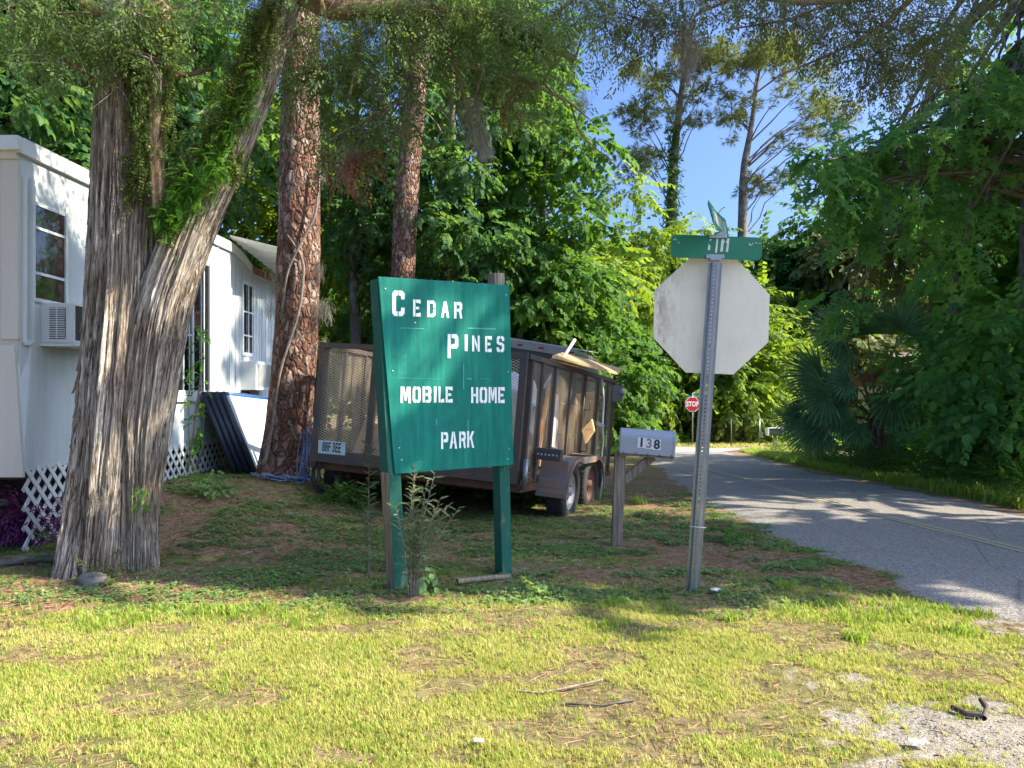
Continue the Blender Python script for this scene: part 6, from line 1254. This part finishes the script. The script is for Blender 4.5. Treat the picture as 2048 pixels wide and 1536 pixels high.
def palm(label, crown, fans, d, seed, name='palmetto'):
    c = W(*crown, d); base = Vector((c.x, d, float(T(c.x, d)))); t = thing(name, base, label, 'palm', 'palmettos on the right verge')
    limbs('trunk', [[(c.x, d, base.z-.1, .2), (c.x, d, (base.z+c.z)/2, .17), (c.x, d, c.z, .13)]], M['pine_bark'], t, 14, 12, rough); pt = MB()
    for i, (x, y, a, r_) in enumerate(fans):
        q = fan(t, W(x, y, d+random.uniform(-.5, .6)), c, a, r_, seed+i); pt.tube(list(q), [.02, .014, .012], 6)
    pt.build('petiole', paint('palm_stalk%d' % seed, (.16, .17, .06), .6, 0, .3), t)
palm('large palmetto with wide drooping fan fronds beside the road', (1752, 840), [(1642, 755, 176, 95), (1682, 672, 158, 84), (1735, 668, 96, 92), (1695, 690, 205, 62), (1690, 812, 212, 92), (1640, 852, 222, 82), (1600, 835, 190, 62), (1785, 788, 268, 92), (1760, 862, 250, 62), (1800, 660, 60, 78), (1840, 690, 10, 70), (1700, 760, 190, 70), (1655, 790, 200, 86), (1720, 850, 235, 60)], PD, 100)
palm('smaller palmetto with upright fronds behind the leafy sapling', (1890, 800), [(1900, 730, 20, 66), (1870, 690, 110, 60), (1930, 760, 350, 60), (1860, 740, 160, 58), (1885, 800, 250, 50)], PD+2, 200)

# ---- undergrowth and small plants ----
def leafstuff(name, regs, kind, mat, per, sc, label, cat, seed=1):
    cs, rs = [], []; st = random.Random(seed)
    for (x0, y0, x1, y1, n, r_, hz) in regs:
        for i in range(n): t = st.random(); q = G(x0+(x1-x0)*t, y0+(y1-y0)*t+st.uniform(-4, 4)); q.z += hz*st.uniform(.2, 1); q.y += st.uniform(0, .5); cs.append(tuple(q)); rs.append(r_*st.uniform(.6, 1.3))
    V, F, r = join(clumpspray(kind, cs, rs, per, sc, .6, -.3)); o = npmesh(name, V, F, M[mat], rnd=r); tag(o, label, cat, kind='stuff'); return o
leafstuff('undergrowth', [(1640, 930, 1800, 955, 34, .35, .3), (1780, 950, 2048, 1000, 46, .3, .25), (2000, 990, 2200, 1040, 16, .3, .25), (1560, 905, 1660, 925, 16, .3, .3)], 'long', 'leaf_mid', 170, .5, 'weedy undergrowth along the right road edge', 'undergrowth', 3)
leafstuff('undergrowth', [(1760, 925, 2048, 960, 34, .45, .6), (1620, 905, 1760, 920, 14, .4, .5)], 'leaf', 'leaf_right', 100, .7, 'shaded leafy undergrowth below the shrubs on the right', 'undergrowth', 4)
leafstuff('trailer_undergrowth', [(740, 985, 1090, 1000, 20, .2, .28), (1000, 1000, 1090, 1010, 6, .16, .2)], 'leaf', 'leaf_mid', 420, .5, 'leafy weeds growing under the trailer', 'weeds', 5)
def plantclump(name, px, py, r_, hz, kind, mat, per, sc, label, n=4, seed=0, cat='plant', group=None, down=-.5):
    q = G(px, py); t = thing(name, q, label, cat, group); st = random.Random(seed); cs = [(q.x+st.uniform(-1, 1)*r_, q.y+st.uniform(-.6, .6)*r_, q.z+hz*st.uniform(.25, 1)) for _ in range(n)]
    V, F, r = join(clumpspray(kind, cs, [r_*.7]*n, per, sc, .8, down)); npmesh('foliage', V, F, M[mat], t, rnd=r)
    limbs('stem', [branchpath((q.x+st.uniform(-.02, .02), q.y, q.z-.02), c, .006, .05, i) for i, c in enumerate(cs)], M['twig'], t, 4, 5); return t
for i, (px, py, n_, lb) in enumerate([(20, 1085, 6, 'purple leafed plant at the far left below the dark home corner'), (70, 1080, 6, 'purple leafed plant in front of the lattice skirting'), (108, 1075, 5, 'purple leafed plant touching the left side of the cedar')]):
    plantclump('purple_plant', px, py, .16, .30 if i == 0 else .16, 'long', 'purple', 2100 if i == 0 else 1500, .42, lb, n_, 10+i, group='purple plants by the mobile home')
plantclump('climbing_plant', 392, 950, .1, .5, 'leaf', 'fern', 500, .5, 'leafy green climber between lattice and leaning panels', 5, 20)
t = plantclump('window_vine', 372, 945, .06, .1, 'leaf', 'fern', 500, .5, 'thin vine climbing in front of the grid window', 2, 21)
ps, fs_ = [], []
for i in range(34): y_ = 650+i*7.5; ps.append(tuple(W(400+14*math.sin(i*.9)+random.uniform(-8, 8), y_, 8.95))); fs_.append((random.uniform(-1, 1), -.5, random.uniform(-.5, .3)))
V, F, r = join(scatter('leaf', ps, fs_, np.full(len(ps), .3), .6)); npmesh('vine_leaves', V, F, M['fern'], t, rnd=r)
limbs('vine_stem', [[pw(375, 945, 4, 8.95), pw(388, 850, 4, 8.95), pw(402, 750, 4, 8.95), pw(398, 655, 3, 8.95)]], M['twig'], t, 5, 16)
# tall grey weed in front of the sign
def stalkweed(px, py, d, hs, label, mat, lsc, seed, group=None, name='tall_weed'):
    st = random.Random(seed); base = Vector((W(px, 0, d).x, d, 0)); t = thing(name, base, label, 'weed', group); ps, fs_, pth = [], [], []
    for (dx, h_, lx) in hs:
        s0 = base+Vector((dx*.25, st.uniform(-.03, .03), -.02)); e = base+Vector((dx+lx, st.uniform(-.1, .05), h_)); mdp = s0.lerp(e, .5)+Vector((-.3*lx, 0, .03)); pth.append([(*s0, .0035), (*mdp, .003), (*e, .0015)])
        m_ = int(h_/.022)
        for i in range(m_):
            f = .22+.78*i/m_; p = (s0.lerp(mdp, f*2) if f < .5 else mdp.lerp(e, f*2-1)); a = i*2.4+st.uniform(-.4, .4); ps.append(tuple(p)); fs_.append((math.cos(a), math.sin(a), st.uniform(.0, .7)))
    limbs('stem', pth, M['twig'], t, 6, 16); it = [tleaf([((0, 0, 0), 0, .2, .11, .02)], 'leaf') for _ in range(2)]; SP['wl'] = it
    V, F, r = join(scatter('wl', ps, fs_, lsc*rng.uniform(.6, 1.3, len(ps)), .5)); npmesh('leaves', V, F, M[mat], t, rnd=r); return t
stalkweed(822, 1185, 4.86, [(.0, .78, .02), (.05, .74, .05), (.08, .66, .12), (.12, .6, .2), (-.04, .6, -.05), (.02, .85, .0), (.05, .55, .1), (.06, .8, .09), (-.02, .7, .03), (.1, .6, .14)], 'tall grey green bushy weed in front of the left sign post', 'weed', .66, 3)
stalkweed(738, 1160, 5.4, [(0, .95, .02), (.03, .5, -.03)], 'spindly single stemmed weed left of the sign post', 'weed', .8, 4)
plantclump('leafy_weed', 850, 1170, .07, .14, 'leaf', 'clover', 2400, .36, 'fresh green broad leafed weed at the foot of the sign post', 3, 30)
plantclump('leafy_weed', 1085, 1195, .06, .05, 'leaf', 'clover', 2400, .3, 'small low green weed in the shade between sign and steel post', 3, 31)
plantclump('leafy_weed', 1475, 1085, .07, .08, 'leaf', 'leaf_mid', 2000, .3, 'dark leafy weed on the pine straw right of the steel post', 3, 32)
plantclump('leafy_weed', 130, 1130, .14, .1, 'long', 'fern', 900, .4, 'green weedy tuft over the root left of the cedar', 4, 33)
plantclump('leafy_weed', 225, 1163, .12, .05, 'long', 'fern_dry', 900, .3, 'dry low weeds against the front of the cedar base', 4, 38)
plantclump('leafy_weed', 300, 1135, .1, .06, 'long', 'fern', 900, .35, 'low green tuft at the right foot of the cedar', 3, 34)
plantclump('leafy_weed', 130, 930, .07, .14, 'long', 'weed', 1100, .4, 'small sprig growing up through the lattice', 3, 35)
plantclump('leafy_weed', 680, 1010, .16, .08, 'leaf', 'leaf_mid', 900, .4, 'green weeds beneath the left corner of the trailer', 5, 36)
plantclump('leafy_weed', 430, 990, .18, .06, 'leaf', 'clover', 800, .32, 'sunlit green weeds in front of the leaning panels', 5, 37)
def tuft(px, py, s, n, label, seed, mat='grass_green'):
    q = G(px, py); t = []; st = random.Random(seed); pos = np.array([(q.x+st.gauss(0, s*.5), q.y+st.gauss(0, s*.5), float(zg(q.x, q.y))) for _ in range(n)]); a = rng.uniform(0, 6.28, n); V, F, r = join(scatter('tuft', pos, np.stack([np.sin(a), np.cos(a), 0*a], 1), s*rng.uniform(.7, 1.3, n), .1)); o = npmesh('grass_tuft', V, F, M[mat], rnd=r, base=tuple(q)); tag(o, label, 'grass tuft', 'grass tufts on the lawn'); return o
tuft(1462, 1245, .055, 26, 'bright green grass tuft in the sun below the steel sign post', 1); tuft(1712, 1285, .06, 24, 'bright grass tuft at the sunlit edge right of the steel post', 2); tuft(1925, 1270, .07, 30, 'large bright grass tuft next to the gravel road shoulder', 3); tuft(1275, 1010, .11, 14, 'yellow grass tuft just right of the mailbox post', 4); tuft(1570, 1180, .06, 16, 'shaded grass tuft on the bare soil beside the road', 5); tuft(470, 1235, .05, 22, 'sunny grass tuft on the shadow line left of the sign', 6); tuft(1225, 1215, .05, 22, 'grass tuft on the shadow line between sign and steel post', 7)
